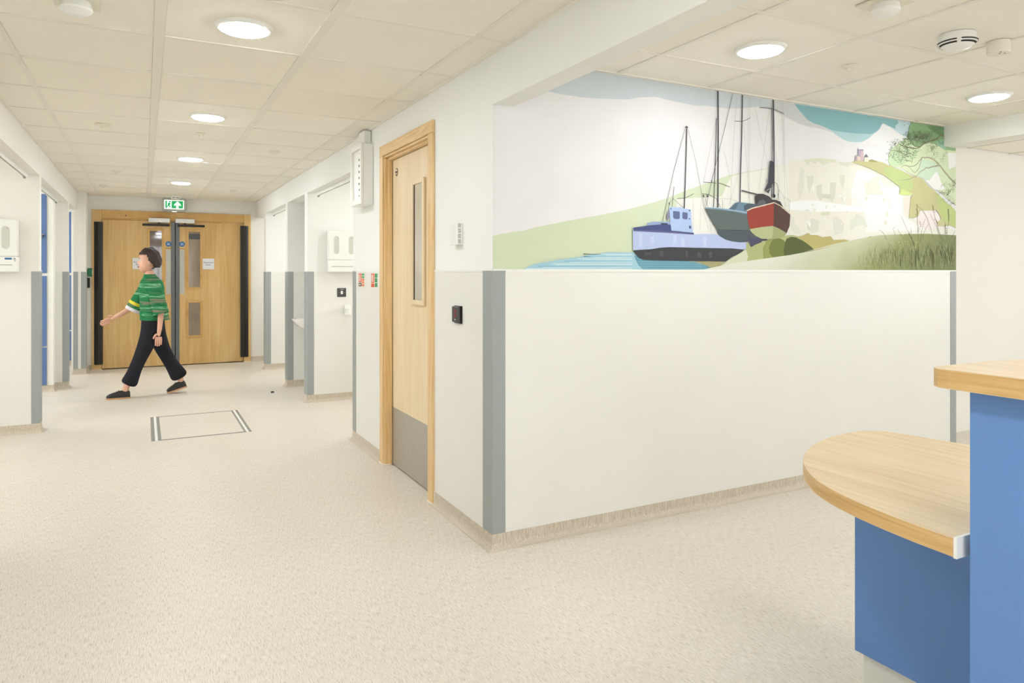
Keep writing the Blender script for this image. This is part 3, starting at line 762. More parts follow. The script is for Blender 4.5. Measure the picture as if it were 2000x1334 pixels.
# ------------------------------------------------------------------ hand basin in the narrow recess
loc = (1.879, 7.93, 0.79)
t = thing('hand_basin', 'white wall-hung hand basin projecting from the narrow recess', 'sink', loc)
q = bmesh.new(); rings = []
N = 28
def ring(sx, sy, z, xc=0.0):
    r = []
    for i in range(N):
        a = 2 * PI * i / N
        cx_, sy_ = math.cos(a), math.sin(a)
        e = 0.62
        px_ = math.copysign(abs(cx_) ** e, cx_) * sx + xc; py_ = math.copysign(abs(sy_) ** e, sy_) * sy
        r.append(q.verts.new((min(px_, -0.0008), py_, z)))
    return r
R_ = [ring(0.08, 0.07, -0.175, -0.08), ring(0.13, 0.12, -0.15, -0.13), ring(0.185, 0.17, -0.085, -0.19), ring(0.215, 0.185, -0.03, -0.215), ring(0.22, 0.19, -0.004, -0.22), ring(0.215, 0.185, 0.0, -0.22),
      ring(0.185, 0.16, -0.004, -0.225), ring(0.165, 0.14, -0.05, -0.22), ring(0.10, 0.09, -0.11, -0.2)]
for a, b_ in zip(R_, R_[1:]):
    for i in range(N): q.faces.new((a[i], a[(i + 1) % N], b_[(i + 1) % N], b_[i]))
q.faces.new(R_[0][::-1]); q.faces.new(R_[-1])
bmesh.ops.remove_doubles(q, verts=q.verts[:], dist=0.00001)
obj('bowl', q, M_cer, t, True)
obj('spout', B((-0.10, -0.0008, -0.012, 0.012, 0.14, 0.162), (-0.10, -0.082, -0.01, 0.01, 0.115, 0.14), bev=0.004), M_steel, t)

# ------------------------------------------------------------------ small things in the far left corner
loc = (-0.652, 10.645, 1.30)
t = thing('break_glass_unit', 'green emergency break-glass box on the column left of the double doors', 'call point', loc)
obj('box', B((0.0066, 0.055, -0.05, 0.05, -0.055, 0.055), bev=0.004), M_green, t)
obj('glass_face', B((0.0551, 0.057, -0.03, 0.03, -0.03, 0.03)), M_white, t)
obj('fixing', B((0.0, 0.0065, -0.03, 0.03, -0.03, 0.03)), M_green, t)
loc = (-0.652, 10.64, 1.165)
t = thing('door_release', 'narrow black release box under the green break-glass unit', 'switch', loc)
obj('box', B((0.0042, 0.03, -0.045, 0.045, -0.065, 0.066), bev=0.004), M_black, t)
obj('button', lathe([(0.014, 0.030), (0.012, 0.035)], (0, 0, 0), 16, 'x'), M_steel, t)

# ------------------------------------------------------------------ blue service panels in the left bays
def blue_unit(name, x0, x1, y0, y1, xs, edge, lab):
    u = struct(name, B((x0, x1, y0, y1, 0, ZC + 0.01)), M_wallw, lab)
    skirting('skirting', u, (x0, y0), (x1, y0), (0, -1), 0, 1)
    skirting('skirting', u, (x1, y0), (x1, y1), (1, 0), 1, 0)
    zs = [(0.075, 0.485), (0.50, 1.262), (1.292, 2.15)]
    for a, b_ in zs:
        obj('blue_panel', B((xs, edge, y0 - 0.016, y0 - 0.0008, a, b_), bev=0.004), M_blue, u)
    return u
blue_unit('wall_service_box', -3.5, -0.875, 9.115, 9.30, -2.2, -0.935, 'boxed service wall with blue panels in the second left bay')
blue_unit('wall_service_box_far', -3.5, -0.84, 11.5, 11.75, -2.2, -0.868, 'boxed service wall with blue panels in the far left bay')
loc = (-0.985, 9.098, 1.69)
t = thing('wall_tap', 'small chrome fitting on the blue panel in the left bay', 'tap', loc)
obj('spout', B((-0.012, 0.012, -0.09, -0.0008, -0.012, 0.012), (-0.01, 0.01, -0.09, -0.07, -0.05, -0.012), bev=0.003), M_steel, t)
obj('lever', B((-0.03, 0.03, -0.03, -0.002, 0.0125, 0.022), bev=0.003), M_steel, t)

# ------------------------------------------------------------------ curtain tracks under the bulkheads
def track(x, y0, y1, lab, cap_end):
    loc = (x, (y0 + y1) / 2, ZB - 0.0005)
    hl = (y1 - y0) / 2
    t = thing('curtain_track', lab, 'curtain track', loc, 'curtain tracks across the bays')
    obj('rail', B((-0.014, 0.014, -hl, hl, -0.030, 0.0)), M_white, t)
    obj('rail_groove', B((-0.004, 0.004, -hl, hl, -0.0315, -0.0301)), M_slotg, t)
    q = bmesh.new()
    for k in range(4): box(q, -0.006, 0.006, hl - 0.03 - k * 0.016, hl - 0.022 - k * 0.016, -0.044, -0.0316)
    obj('glider', q, M_slotg, t)
    obj('end_cap', B((-0.016, 0.016, hl + 0.0005, hl + 0.014, -0.034, 0.0), bev=0.002), M_white, t)
track(XL - 0.09, 4.12, 6.81, 'white curtain track across the first left bay', 1)
track(XL - 0.09, 7.0, 9.09, 'white curtain track across the second left bay', 1)
track(XL - 0.09, 9.43, 10.40, 'white curtain track across the far left bay', 1)
track(XR + 0.09, 5.46, 7.12, 'white curtain track above the right dispenser bay', 1)
track(XR + 0.09, 8.42, 9.82, 'white curtain track across the third right bay', 1)

# ------------------------------------------------------------------ floor access cover and floor stud
loc = (0.416, 6.575, 0.0)
t = thing('floor_access_cover', 'rectangular floor access cover edged with grey metal strips', 'floor hatch', loc)
hx, hy = 0.365, 0.505
def hp(name, b_, m): obj(name, B(b_), m, t)
hp('edge_strip', (-hx, -hx + 0.026, -hy, hy, 0, 0.0015), M_hatch)
hp('edge_strip', (-hx + 0.046, -hx + 0.070, -hy, hy, 0, 0.0015), M_hatch)
hp('light_strip', (-hx + 0.0265, -hx + 0.0455, -hy, hy, 0, 0.0012), M_trim)
hp('edge_strip', (hx - 0.020, hx, -hy, hy, 0, 0.0015), M_hatch)
hp('edge_strip', (hx - 0.056, hx - 0.040, -hy, hy, 0, 0.0015), M_hatch)
hp('light_strip', (hx - 0.0395, hx - 0.0205, -hy, hy, 0, 0.0012), M_trim)
hp('edge_strip', (-hx + 0.0705, hx - 0.0565, -hy, -hy + 0.026, 0, 0.0015), M_hatch)
hp('edge_strip', (-hx + 0.0705, hx - 0.0565, hy - 0.026, hy, 0, 0.0015), M_hatch)
hp('infill', (-hx + 0.0705, hx - 0.0565, -hy + 0.0265, hy - 0.0265, 0, 0.001), M_floor)
tag(obj('floor_stud', lathe([(0.018, 0.0), (0.018, 0.012), (0.012, 0.018)], (1.23, 7.92, 0), 16), M_dark), 'tiny dark stud alone on the floor before the basin recess', 'floor stud')
bpy.data.objects['floor_stud'].data.transform(Matrix.Translation((-1.23, -7.92, 0))); bpy.data.objects['floor_stud'].location = (1.23, 7.92, 0)

# ------------------------------------------------------------------ reception desk
DX = 1.462                                             # front line of the raised counter
loc = (1.9, 0.2, 0)
desk = thing('reception_desk', 'blue reception desk with raised oak counter and low rounded oak counter', 'desk', loc)
def worktop(name, outline, z0, z1, mi_top=0):
    q = bmesh.new()
    n = len(outline)
    a = [q.verts.new((x - loc[0], y - loc[1], z0)) for x, y in outline]; b_ = [q.verts.new((x - loc[0], y - loc[1], z1)) for x, y in outline]
    q.faces.new(a[::-1]).material_index = 0; q.faces.new(b_).material_index = 0
    for i in range(n): q.faces.new((a[i], a[(i + 1) % n], b_[(i + 1) % n], b_[i])).material_index = 1
    bmesh.ops.recalc_face_normals(q, faces=q.faces[:])
    ed = [e for e in q.edges if abs(e.verts[0].co.z - e.verts[1].co.z) < 1e-6]
    bmesh.ops.bevel(q, geom=ed, offset=0.0015, segments=2, profile=0.5, affect='EDGES')
    return obj(name, q, [M_topw, M_edgew], desk)
# raised counter, slightly curved back edge as in the photo
worktop('raised_counter', [(DX, -1.6), (DX, 0.86), (DX + 0.004, 0.885), (DX + 0.018, 0.902), (DX + 0.04, 0.907), (1.72, 0.905), (1.80, 0.88), (1.86, 0.82), (1.88, 0.72), (1.88, -1.6)], 1.06, 1.10)
obj('counter_body', off(B((DX + 0.042, 1.84, -1.58, 0.842, 0.0, 1.0595)), loc), M_desk, desk)
# lower counter: rounded D
pts = [(1.484, 0.865), (1.486, 0.90), (1.490, 0.955), (1.504, 1.05), (1.525, 1.145), (1.56, 1.242), (1.61, 1.322), (1.671, 1.392), (1.738, 1.452), (1.842, 1.516), (1.93, 1.556), (2.016, 1.582), (2.10, 1.596), (2.17, 1.600), (2.225, 1.594), (2.262, 1.575), (2.285, 1.535), (2.302, 1.456), (2.315, 1.387), (2.36, 1.15), (2.40, 0.865)]
# smooth the traced outline
def chaikin(P, n=1):
    for _ in range(n):
        Q = [P[0]]
        for a, b_ in zip(P, P[1:]):
            Q += [(a[0] * .75 + b_[0] * .25, a[1] * .75 + b_[1] * .25), (a[0] * .25 + b_[0] * .75, a[1] * .25 + b_[1] * .75)]
        Q.append(P[-1]); P = Q
    return P
worktop('low_counter', chaikin(pts, 2), 0.71, 0.75)
obj('counter_end_cap', off(B((1.4850, 1.8, 0.8575, 0.8645, 0.708, 0.7515)), loc), M_white, desk)
obj('lower_panel', off(B((1.972, 2.28, 0.8455, 1.450, 0.118, 0.7095)), loc), M_desk, desk)
obj('plinth', off(B((1.992, 2.26, 0.8455, 1.434, 0.0, 0.1175)), loc), M_fur, desk)
obj('plinth_bead', off(B((1.982, 1.9915, 0.8455, 1.446, 0.0, 0.008), (1.992, 2.26, 1.4345, 1.446, 0, 0.008)), loc), M_fur, desk)

# ------------------------------------------------------------------ the mural: a flat print on the wall, drawn in wall coordinates
CA, SA = math.cos(YAW), math.sin(YAW)
def wall_pt(u, v):
    """photo point -> (x, z) on the mural wall plane"""
    r = (u - 1000) / F_PX; k = YM / (CA - r * SA)
    return (k * (SA + r * CA), H + k * (532 - v) / F_PX)
VIEWS = {'A': (950, 120, 3.1766), 'B': (1200, 160, 3.511), 'C': (1540, 180, 3.706), 'D': (1280, 340, 6.671), 'E': (1500, 180, 5.263),
         'F': (1680, 220, 6.67), 'G': (1680, 380, 8.34)}
MX0, MX1, MZ0, MZ1 = XR + 0.001, XM - 0.001, ZG + 0.0125, ZC - 0.006
def WP(v, p):
    a = VIEWS[v]; x, z = wall_pt(a[0] + p[0] / a[2], a[1] + p[1] / a[2])
    return (min(max(x, MX0), MX1), min(max(z, MZ0), MZ1))
mural = thing('wall_mural_print', 'large harbour mural with three boats, white cliff, castle, tree and grasses', 'mural', ((MX0 + MX1) / 2, YM, MZ0))
ML = mural.location
layer = [0]
def pm(c, rough=0.6):
    c = tuple(int(round(240 * (min(240, x) / 240.0) ** 1.32)) for x in c)
    n = 'print_%d_%d_%d' % c
    return MATS.get(n) or plain(n, c, rough, var=0.02, sc=5, spec=0.2)
def tri_fill(b, P, y):
    vs_ = [b.verts.new((x - ML.x, y, z - ML.z)) for x, z in P]
    try: f = b.faces.new(vs_)
    except ValueError: return
    f.normal_update()
    if f.normal.y > 0: f.normal_flip()
    bmesh.ops.triangulate(b, faces=[f], ngon_method='EAR_CLIP')
class Print:
    """one printed motif (a child of the mural): polygons and strokes in stacked ink layers"""
    def __init__(s, name, label=None): s.name, s.label, s.bms, s.mats = name, label, [], []
    def y(s): layer[0] += 1; return -0.0006 - layer[0] * 0.00004
    def _bm(s, m):
        if m not in s.mats: s.mats.append(m); s.bms.append(bmesh.new())
        return s.bms[s.mats.index(m)]
    def poly(s, c, *segs, mat=None):
        P = []
        for v, pts in segs: P += [WP(v, p) for p in pts]
        Q = [P[0]]
        for p in P[1:]:
            if abs(p[0] - Q[-1][0]) + abs(p[1] - Q[-1][1]) > 1e-5: Q.append(p)
        tri_fill(s._bm(mat or pm(c)), Q, s.y())
    def line(s, c, v, pts, w0, w1=None, y=None):
        """stroke of width w0 -> w1 photo pixels"""
        w1 = w0 if w1 is None else w1; b = s._bm(pm(c)); yy = y or s.y()
        W = [WP(v, p) for p in pts]; n = len(W)
        ppm = 1372 / 3.9
        prev = None
        for i, p in enumerate(W):
            a = W[max(0, i - 1)]; q = W[min(n - 1, i + 1)]
            d = Vector((q[0] - a[0], q[1] - a[1]))
            if d.length < 1e-7: continue
            nn = Vector((-d.y, d.x)).normalized() * ((w0 + (w1 - w0) * i / max(1, n - 1)) / ppm / 2)
            cur = [b.verts.new((p[0] + k * nn.x - ML.x, yy, p[1] + k * nn.y - ML.z)) for k in (-1, 1)]
            if prev:
                f = b.faces.new((prev[0], cur[0], cur[1], prev[1])); f.normal_update()
                if f.normal.y > 0: f.normal_flip()
            prev = cur
    def done(s):
        # one mesh with a slot per ink
        me = bpy.data.meshes.new(s.name); out = bmesh.new()
        for i, b in enumerate(s.bms):
            for f in b.faces: f.material_index = i
            tmp = bpy.data.meshes.new('t'); b.to_mesh(tmp); b.free(); out.from_mesh(tmp); bpy.data.meshes.remove(tmp)
        out.to_mesh(me); out.free()
        for m in s.mats: me.materials.append(m)
        o = link(s.name, me, mural)
        if s.label: o['label'] = s.label
        return o
def grad_mat(name, stops, vec, nz=0.25, scale=(3, 3, 3)):
    """print ink blending along a direction in the mural's own coordinates"""
    m, nt, b = base_mat(name, stops[0][1], 0.6, spec=0.2)
    tc = nt.nodes.new('ShaderNodeTexCoord'); dot = nt.nodes.new('ShaderNodeVectorMath'); dot.operation = 'DOT_PRODUCT'
    dot.inputs[1].default_value = vec; nt.links.new(tc.outputs['Object'], dot.inputs[0])
    n = noise(nt, mapped(nt, scale), 1, 4)
    ma = nt.nodes.new('ShaderNodeMath'); ma.operation = 'MULTIPLY_ADD'; ma.inputs[1].default_value = nz
    nt.links.new(n.outputs[0], ma.inputs[0]); nt.links.new(dot.outputs['Value'], ma.inputs[2])
    r = ramp(nt, ma.outputs[0], stops); nt.links.new(r.outputs[0], b.inputs['Base Color']); return m

# background sky
P = Print('printed_sky')
b = P._bm(pm((233, 232, 231)))
tri_fill(b, [(MX0, MZ0), (MX1, MZ0), (MX1, MZ1), (MX0, MZ1)], P.y())
P.done()
P = Print('printed_cloud')
P.poly((211, 217, 219), ('A', [(370, 183), (640, 0), (1493, 0)]), ('B', [(1240, 60), (1320, 200), (1545, 360)]), ('B', [(1430, 325), (1350, 310), (1250, 275), (1180, 235), (1080, 190), (985, 168), (900, 180), (772, 182), (640, 165)]),
       ('A', [(1300, 275), (1150, 245), (1050, 220), (960, 222), (880, 236), (800, 235), (600, 225), (460, 203)]))
P.poly((216, 218, 216), ('E', [(0, 60), (280, 100), (320, 200), (400, 280), (470, 320), (560, 350), (630, 385), (690, 432), (640, 395), (560, 378), (400, 352), (300, 318), (160, 245), (60, 195), (0, 175)]))
P.poly((191, 215, 217), ('E', [(640, 385), (700, 440), (760, 480), (830, 508), (890, 514), (960, 513), (1000, 495), (1035, 470), (1090, 425), (1150, 380), (900, 380)]))
P.poly((206, 223, 227), ('E', [(1300, 250), (1480, 280), (1480, 310), (1440, 470), (1370, 440), (1240, 350), (1220, 340)]))
P.poly((159, 197, 200), ('E', [(270, 60), (300, 165), (350, 220), (400, 280), (470, 320), (560, 350), (640, 385), (700, 400), (780, 411), (900, 425), (1060, 430), (1110, 410), (1150, 370), (1165, 338), (1182, 320), (1240, 350), (1312, 378), (1308, 345), (1340, 318), (1330, 292), (1340, 260)]))
P.poly((236, 236, 234), ('E', [(1100, 425), (1150, 375), (1165, 340), (1182, 322), (1240, 352), (1370, 440), (1440, 475), (1300, 620), (1000, 500)]))
P.done()
# far pale hill
M_far = grad_mat('print_far_hill', [(0.0, rgb(208, 217, 186)), (0.45, rgb(219, 224, 196)), (1.0, rgb(230, 231, 212))], (0.30, 0, 0.15), 0.15)
M_far.node_tree.nodes['Color Ramp'] if 'Color Ramp' in M_far.node_tree.nodes else None
P = Print('printed_far_hill')
P.poly(None, ('A', [(0, 1082), (100, 1068), (180, 1055), (230, 1050), (300, 1030), (500, 990), (640, 965), (850, 925), (1000, 885), (1120, 850), (1250, 795), (1330, 770), (1400, 745), (1493, 708)]),
       ('B', [(730, 660), (780, 642), (870, 622), (1000, 600), (1100, 580), (1200, 565), (1200, 1300)]), ('A', [(0, 1320)]), mat=M_far)
P.poly((234, 234, 226), ('B', [(425, 805), (620, 790), (735, 785), (770, 705), (800, 648), (870, 628), (1000, 605), (1170, 570), (1545, 550), (1545, 1200), (900, 1200), (425, 1060)]))
P.done()
# cliff
P = Print('printed_cliff')
P.poly((232, 230, 219), ('C', [(0, 500), (60, 492), (100, 490), (160, 480), (210, 474), (250, 477), (330, 487), (360, 500), (400, 506), (450, 505), (520, 525), (600, 560), (690, 610), (750, 645), (805, 690), (800, 745), (880, 755), (880, 912), (1205, 1000), (1205, 1100), (0, 1100)]))
for c, pts in (((238, 237, 232), [(490, 570), (530, 560), (640, 600), (690, 680), (800, 690), (830, 790), (830, 900), (1000, 1000), (560, 1010), (550, 860), (460, 830), (455, 700)]),
               ((221, 222, 204), [(100, 490), (160, 482), (250, 479), (335, 489), (350, 510), (300, 505), (250, 530), (215, 500), (190, 520), (160, 500), (140, 530), (115, 500)]),
               ((222, 222, 206), [(360, 505), (400, 508), (460, 508), (500, 525), (440, 530), (420, 545), (400, 530), (375, 530)]),
               ((220, 222, 206), [(130, 605), (178, 605), (180, 640), (160, 700), (150, 740), (138, 690)]), ((221, 223, 208), [(365, 600), (410, 600), (400, 680), (388, 700), (372, 650)]),
               ((218, 219, 204), [(200, 680), (240, 665), (243, 780), (228, 785), (205, 750)]), ((219, 220, 206), [(300, 655), (345, 650), (335, 750), (318, 800), (298, 780)]),
               ((216, 217, 202), [(240, 735), (300, 740), (300, 775), (240, 765)]), ((224, 224, 212), [(85, 540), (115, 560), (110, 700), (75, 790), (60, 700)]),
               ((220, 221, 200), [(230, 865), (300, 865), (295, 893), (235, 893)]), ((222, 222, 210), [(165, 912), (220, 930), (215, 1010), (170, 1022), (133, 980), (150, 940)]),
               ((224, 223, 212), [(318, 905), (362, 900), (402, 960), (392, 1020), (330, 1035), (322, 970)]), ((224, 224, 212), [(0, 895), (40, 900), (45, 950), (85, 990), (80, 1030), (40, 1020), (0, 960)]),
               ((227, 226, 214), [(545, 650), (610, 640), (660, 665), (692, 745), (600, 740), (560, 748)]), ((223, 225, 212), [(445, 960), (490, 880), (545, 900), (575, 985), (530, 960), (480, 975), (450, 1010)]),
               ((238, 239, 236), [(0, 800), (90, 785), (200, 785), (330, 805), (560, 840), (700, 850), (560, 868), (400, 862), (200, 868), (0, 850)]),
               ((226, 226, 215), [(600, 620), (650, 610), (660, 650), (600, 660)]), ((232, 226, 214), [(830, 760), (880, 755), (875, 905), (840, 880)]),
               ((236, 229, 226), [(935, 870), (1060, 855), (1080, 900), (1105, 930), (1090, 975), (1000, 1000), (930, 960)])):
    P.poly(c, ('C', pts))
rnd = random.Random(3)
for i in range(46):     # little ledges and stains
    x, y = rnd.uniform(110, 760), rnd.uniform(640, 980); w_, h_ = rnd.uniform(6, 26), rnd.uniform(5, 30)
    P.poly(rnd.choice([(225, 225, 212), (230, 229, 218), (221, 222, 208), (240, 239, 235)]), ('C', [(x, y), (x + w_, y - rnd.uniform(0, 6)), (x + w_ * 0.8, y + h_), (x + 2, y + h_ * 0.9)]))
P.done()
# tree canopy
P = Print('printed_tree_foliage')
P.poly((217, 226, 196), ('F', [(590, 330), (530, 380), (460, 430), (400, 470), (365, 540), (360, 640), (400, 700), (520, 720), (620, 780), (720, 830), (800, 850), (860, 870), (940, 980), (1040, 1040), (1100, 1100), (1250, 1200), (1250, 430), (1000, 300)]))
P.poly((207, 222, 190), ('F', [(590, 330), (650, 400), (790, 440), (700, 600), (500, 700), (380, 690), (365, 540), (460, 430)]))
P.poly((211, 226, 205), ('F', [(780, 600), (950, 640), (1010, 700), (1040, 800), (960, 860), (860, 870), (740, 820), (760, 760)]))
P.poly((164, 194, 154), ('F', [(640, 60), (660, 125), (640, 170), (625, 240), (600, 320), (650, 400), (700, 440), (770, 450), (820, 415), (900, 400), (960, 410), (1040, 450), (1100, 490), (1130, 490), (1250, 500), (1250, 60)]))
P.poly((144, 180, 140), ('F', [(860, 60), (880, 200), (960, 260), (1040, 300), (1110, 330), (1110, 60)]))
P.poly((170, 203, 178), ('F', [(960, 380), (1110, 340), (1110, 480), (1060, 465), (1000, 420)]))
P.poly((238, 237, 233), ('F', [(960, 790), (1000, 770), (1045, 900), (1100, 990), (1060, 1010), (950, 1000), (835, 880), (900, 880)]))
P.poly((238, 238, 234), ('F', [(1130, 520), (1250, 530), (1250, 700), (1150, 740)]))
P.done()
# olive hill below the castle
P = Print('printed_olive_hill')
P.poly((206, 203, 160), ('C', [(450, 505), (480, 497), (530, 500), (580, 500), (600, 488), (640, 500), (680, 510), (700, 520), (760, 545), (820, 570), (880, 600), (930, 615), (970, 630), (1010, 680), (1060, 720), (1100, 760), (1140, 800), (1180, 830), (1210, 860), (1210, 985), (1170, 965), (1130, 970), (1075, 970), (1075, 940), (1100, 920), (1090, 890), (1065, 855), (950, 858), (935, 900), (900, 914), (868, 910), (882, 760), (905, 742), (860, 720), (830, 740), (800, 740), (805, 690), (740, 640), (690, 605), (600, 560), (540, 535)]))
P.poly((199, 211, 158), ('C', [(690, 545), (760, 547), (850, 590), (890, 620), (900, 690), (870, 722), (850, 705), (820, 740), (800, 735), (805, 690), (740, 640), (690, 590)]))
P.poly((212, 222, 160), ('C', [(820, 700), (860, 720), (900, 740), (870, 750), (800, 742)]))
P.poly((198, 208, 152), ('C', [(1060, 725), (1140, 800), (1210, 862), (1210, 980), (1150, 950), (1110, 930), (1080, 830)]))
P.poly((184, 178, 130), ('C', [(575, 492), (600, 487), (635, 499), (640, 507), (580, 507)]))
P.done()
# castle
P = Print('printed_castle')
P.poly((190, 176, 186), ('E', [(888, 708), (888, 662), (905, 645), (918, 662), (918, 708)]))
P.poly((226, 212, 200), ('E', [(910, 708), (910, 660), (930, 650), (948, 668), (948, 708)]))
P.poly((190, 180, 198), ('E', [(920, 655), (920, 592), (945, 590), (947, 668)]))
P.poly((216, 196, 196), ('E', [(945, 708), (945, 598), (974, 600), (976, 708)]))
P.poly((170, 160, 180), ('E', [(918, 598), (918, 575), (926, 590), (940, 590), (975, 590), (975, 602)]))
P.poly((232, 228, 214), ('E', [(983, 714), (983, 668), (1026, 668), (1026, 716)]))
P.poly((148, 140, 150), ('E', [(982, 670), (1005, 638), (1028, 670)]))
P.done()
# branches and twigs
P = Print('printed_branches')
C1, C2, C3 = (158, 152, 134), (186, 181, 162), (152, 160, 134)
def thick(c, v, pts, w0, w1): P.line(c, v, pts, w0, w1)
thick(C1, 'F', [(1105, 325), (1085, 305), (1060, 300), (1030, 298), (1015, 320), (1000, 340), (940, 362), (880, 380), (830, 400), (800, 425), (770, 452), (720, 466), (680, 472), (640, 460), (600, 447), (560, 440), (530, 425), (500, 412)], 4.6, 0.8)
thick(C1, 'F', [(780, 445), (740, 445), (700, 440), (680, 400), (660, 360), (630, 335), (600, 320)], 2.0, 0.7)
thick(C1, 'F', [(700, 458), (650, 455), (610, 460), (590, 452)], 1.6, 0.8)
thick(C1, 'F', [(930, 365), (920, 320), (930, 280), (925, 200), (915, 160)], 1.6, 0.7)
thick(C1, 'F', [(1000, 340), (1020, 380), (1040, 410), (1070, 385), (1100, 370)], 1.4, 0.7)
thick(C2, 'F', [(1240, 930), (1200, 890), (1160, 850), (1130, 810), (1100, 780), (1060, 725), (1030, 690), (1000, 655), (960, 620), (930, 602), (900, 590), (860, 585), (830, 590), (800, 582), (780, 610), (755, 635), (740, 665), (700, 695), (650, 702), (600, 690), (560, 688), (530, 710), (520, 722)], 4.6, 1.0)
thick(C2, 'F', [(1025, 690), (990, 695), (950, 702), (900, 715), (880, 725), (850, 715), (830, 740), (790, 760), (770, 775), (750, 800), (725, 832)], 3.6, 1.2)
thick(C2, 'F', [(795, 600), (775, 660), (760, 720), (730, 760), (700, 785), (670, 760), (640, 720), (600, 695)], 2.0, 1.0)
thick(C2, 'F', [(725, 832), (680, 845), (620, 870), (560, 880), (500, 880)], 3.0, 0.6)
yt = P.y()
rnd = random.Random(11)
def twig(c, x, y, a, n, w_, depth=0):
    pts = [(x, y)]
    for i in range(n):
        a += rnd.uniform(-0.55, 0.55); st = rnd.uniform(9, 20)
        x += math.cos(a) * st; y -= math.sin(a) * st
        if x > 1235 or y < 125 + (x - 660) * 0.15: break
        pts.append((x, y))
        if depth < 2 and rnd.random() < 0.55: twig(c, x, y, a + rnd.choice((-1, 1)) * rnd.uniform(0.5, 1.1), max(2, n - i - 2), w_ * 0.8, depth + 1)
    if len(pts) > 1:
        P.line(c, 'F', pts, w_, w_ * 0.6, y=yt)
        if depth: 
            ex, ey = pts[-1]
            P.line(c, 'F', [(ex - 3, ey), (ex + 4, ey - 5)], 1.0, 1.0, y=yt)
for i in range(26):
    twig(C3, rnd.uniform(620, 860), rnd.uniform(330, 450), rnd.uniform(0.6, 2.4), 7, 0.7)
for i in range(24):
    twig(C3, rnd.uniform(420, 800), rnd.uniform(440, 700), rnd.uniform(0.5, 3.4), 6, 0.65)
for i in range(10):
    twig(C3, rnd.uniform(900, 1090), rnd.uniform(260, 420), rnd.uniform(-0.5, 3.0), 5, 0.7)
for i in range(16):
    twig((150, 158, 132), rnd.uniform(1080, 1230), rnd.uniform(920, 1200), rnd.uniform(0, PI), 5, 0.6)
for i in range(8):
    twig((165, 170, 145), rnd.uniform(850, 1080), rnd.uniform(470, 680), rnd.uniform(0, PI), 5, 0.6)
for (x, y) in ((570, 120), (565, 165), (620, 150), (590, 250), (560, 290), (345, 380), (480, 350), (430, 380), (380, 420), (370, 480), (340, 540), (330, 620), (400, 470)):
    P.line(C3, 'F', [(x - 8, y + 6), (x, y), (x + 9, y - 4)], 1.3, 0.8, y=yt)
P.done()
# water
P = Print('printed_water')
P.poly((181, 212, 221), ('A', [(230, 1300), (240, 1282), (290, 1257), (450, 1230), (560, 1215), (640, 1200), (760, 1184), (900, 1184), (1000, 1190), (1200, 1232), (1300, 1250), (1365, 1268), (1420, 1300)]))
for i, yy in enumerate((1196, 1210, 1224, 1240, 1256, 1272, 1286)):
    xl = 740 - (yy - 1190) * 5.2
    P.line((152, 198, 214) if i % 2 else (214, 230, 234), 'A', [(max(240, xl), yy), (600, yy - 1.5), (900, yy)], 1.3, 0.8)
    P.line((222, 234, 238), 'A', [(max(260, xl + 30), yy + 6), (900, yy + 5)], 0.9)
P.poly((128, 172, 186), ('A', [(913, 1205), (920, 1225), (940, 1265), (968, 1300), (1420, 1300), (1365, 1268), (1300, 1250), (1240, 1236), (1100, 1230), (960, 1210)]))
for yy in (1243, 1256, 1270, 1283): P.line((160, 196, 206), 'A', [(935 + (yy - 1240) * 0.6, yy), (1100, yy + 1), (1330, yy + 2)], 0.9, 0.6)
P.poly((183, 178, 140), ('D', [(460, 1125), (900, 1135), (830, 1190), (740, 1228), (700, 1215), (620, 1170), (540, 1142)]))
P.done()
# scrub and foreground hill
P = Print('printed_scrub')
P.poly((197, 188, 134), ('C', [(-30, 1070), (0, 1040), (60, 1045), (100, 1040), (140, 1020), (155, 1035), (200, 1035), (240, 1050), (300, 1043), (320, 1070), (400, 1066), (440, 1078), (560, 1055), (600, 1040), (560, 1075), (350, 1110), (180, 1160), (-30, 1230)]))
P.poly((190, 194, 148), ('D', [(1140, 905), (1190, 890), (1230, 942), (1365, 890), (1440, 862), (1500, 838), (1560, 825), (1600, 830), (1700, 800), (1780, 795), (1868, 815), (1868, 1060), (1500, 1130), (1200, 1170), (900, 1200), (850, 1195), (930, 1130), (1040, 1060), (1120, 1010)]))
P.poly((216, 219, 196), ('D', [(850, 1195), (930, 1130), (1040, 1060), (1120, 1000), (1175, 985), (1200, 1080), (1160, 1180)]))
P.poly((166, 172, 116), ('D', [(1390, 960), (1440, 862), (1500, 838), (1600, 832), (1660, 860), (1680, 1000), (1650, 1110), (1400, 1150)]))
P.poly((140, 148, 92), ('D', [(1470, 960), (1500, 880), (1560, 832), (1640, 850), (1700, 900), (1700, 1080), (1540, 1110), (1480, 1040)]))
P.poly((112, 121, 78), ('B', [(1165, 1100), (1175, 1075), (1205, 1063), (1240, 1066), (1262, 1078), (1285, 1088), (1310, 1105), (1330, 1120), (1352, 1138), (1368, 1158), (1300, 1180), (1160, 1205), (1155, 1150)]))
P.done()
M_fgh = grad_mat('print_near_hill', [(0.02, rgb(220, 221, 204)), (0.30, rgb(196, 200, 164)), (0.52, rgb(146, 152, 98)), (0.80, rgb(122, 128, 82))], (0.50, 0, -0.90), 0.16, (5, 5, 5))
P = Print('printed_near_hill')
P.poly(None, ('B', [(560, 1310), (610, 1285), (680, 1270), (800, 1245), (1000, 1215), (1200, 1187), (1400, 1150), (1545, 1113)]),
       ('C', [(100, 1160), (180, 1138), (350, 1093), (450, 1075), (560, 1055), (640, 1040), (750, 1032), (850, 1028), (1000, 1026), (1210, 1036), (1210, 1300)]), mat=M_fgh)
P.done()
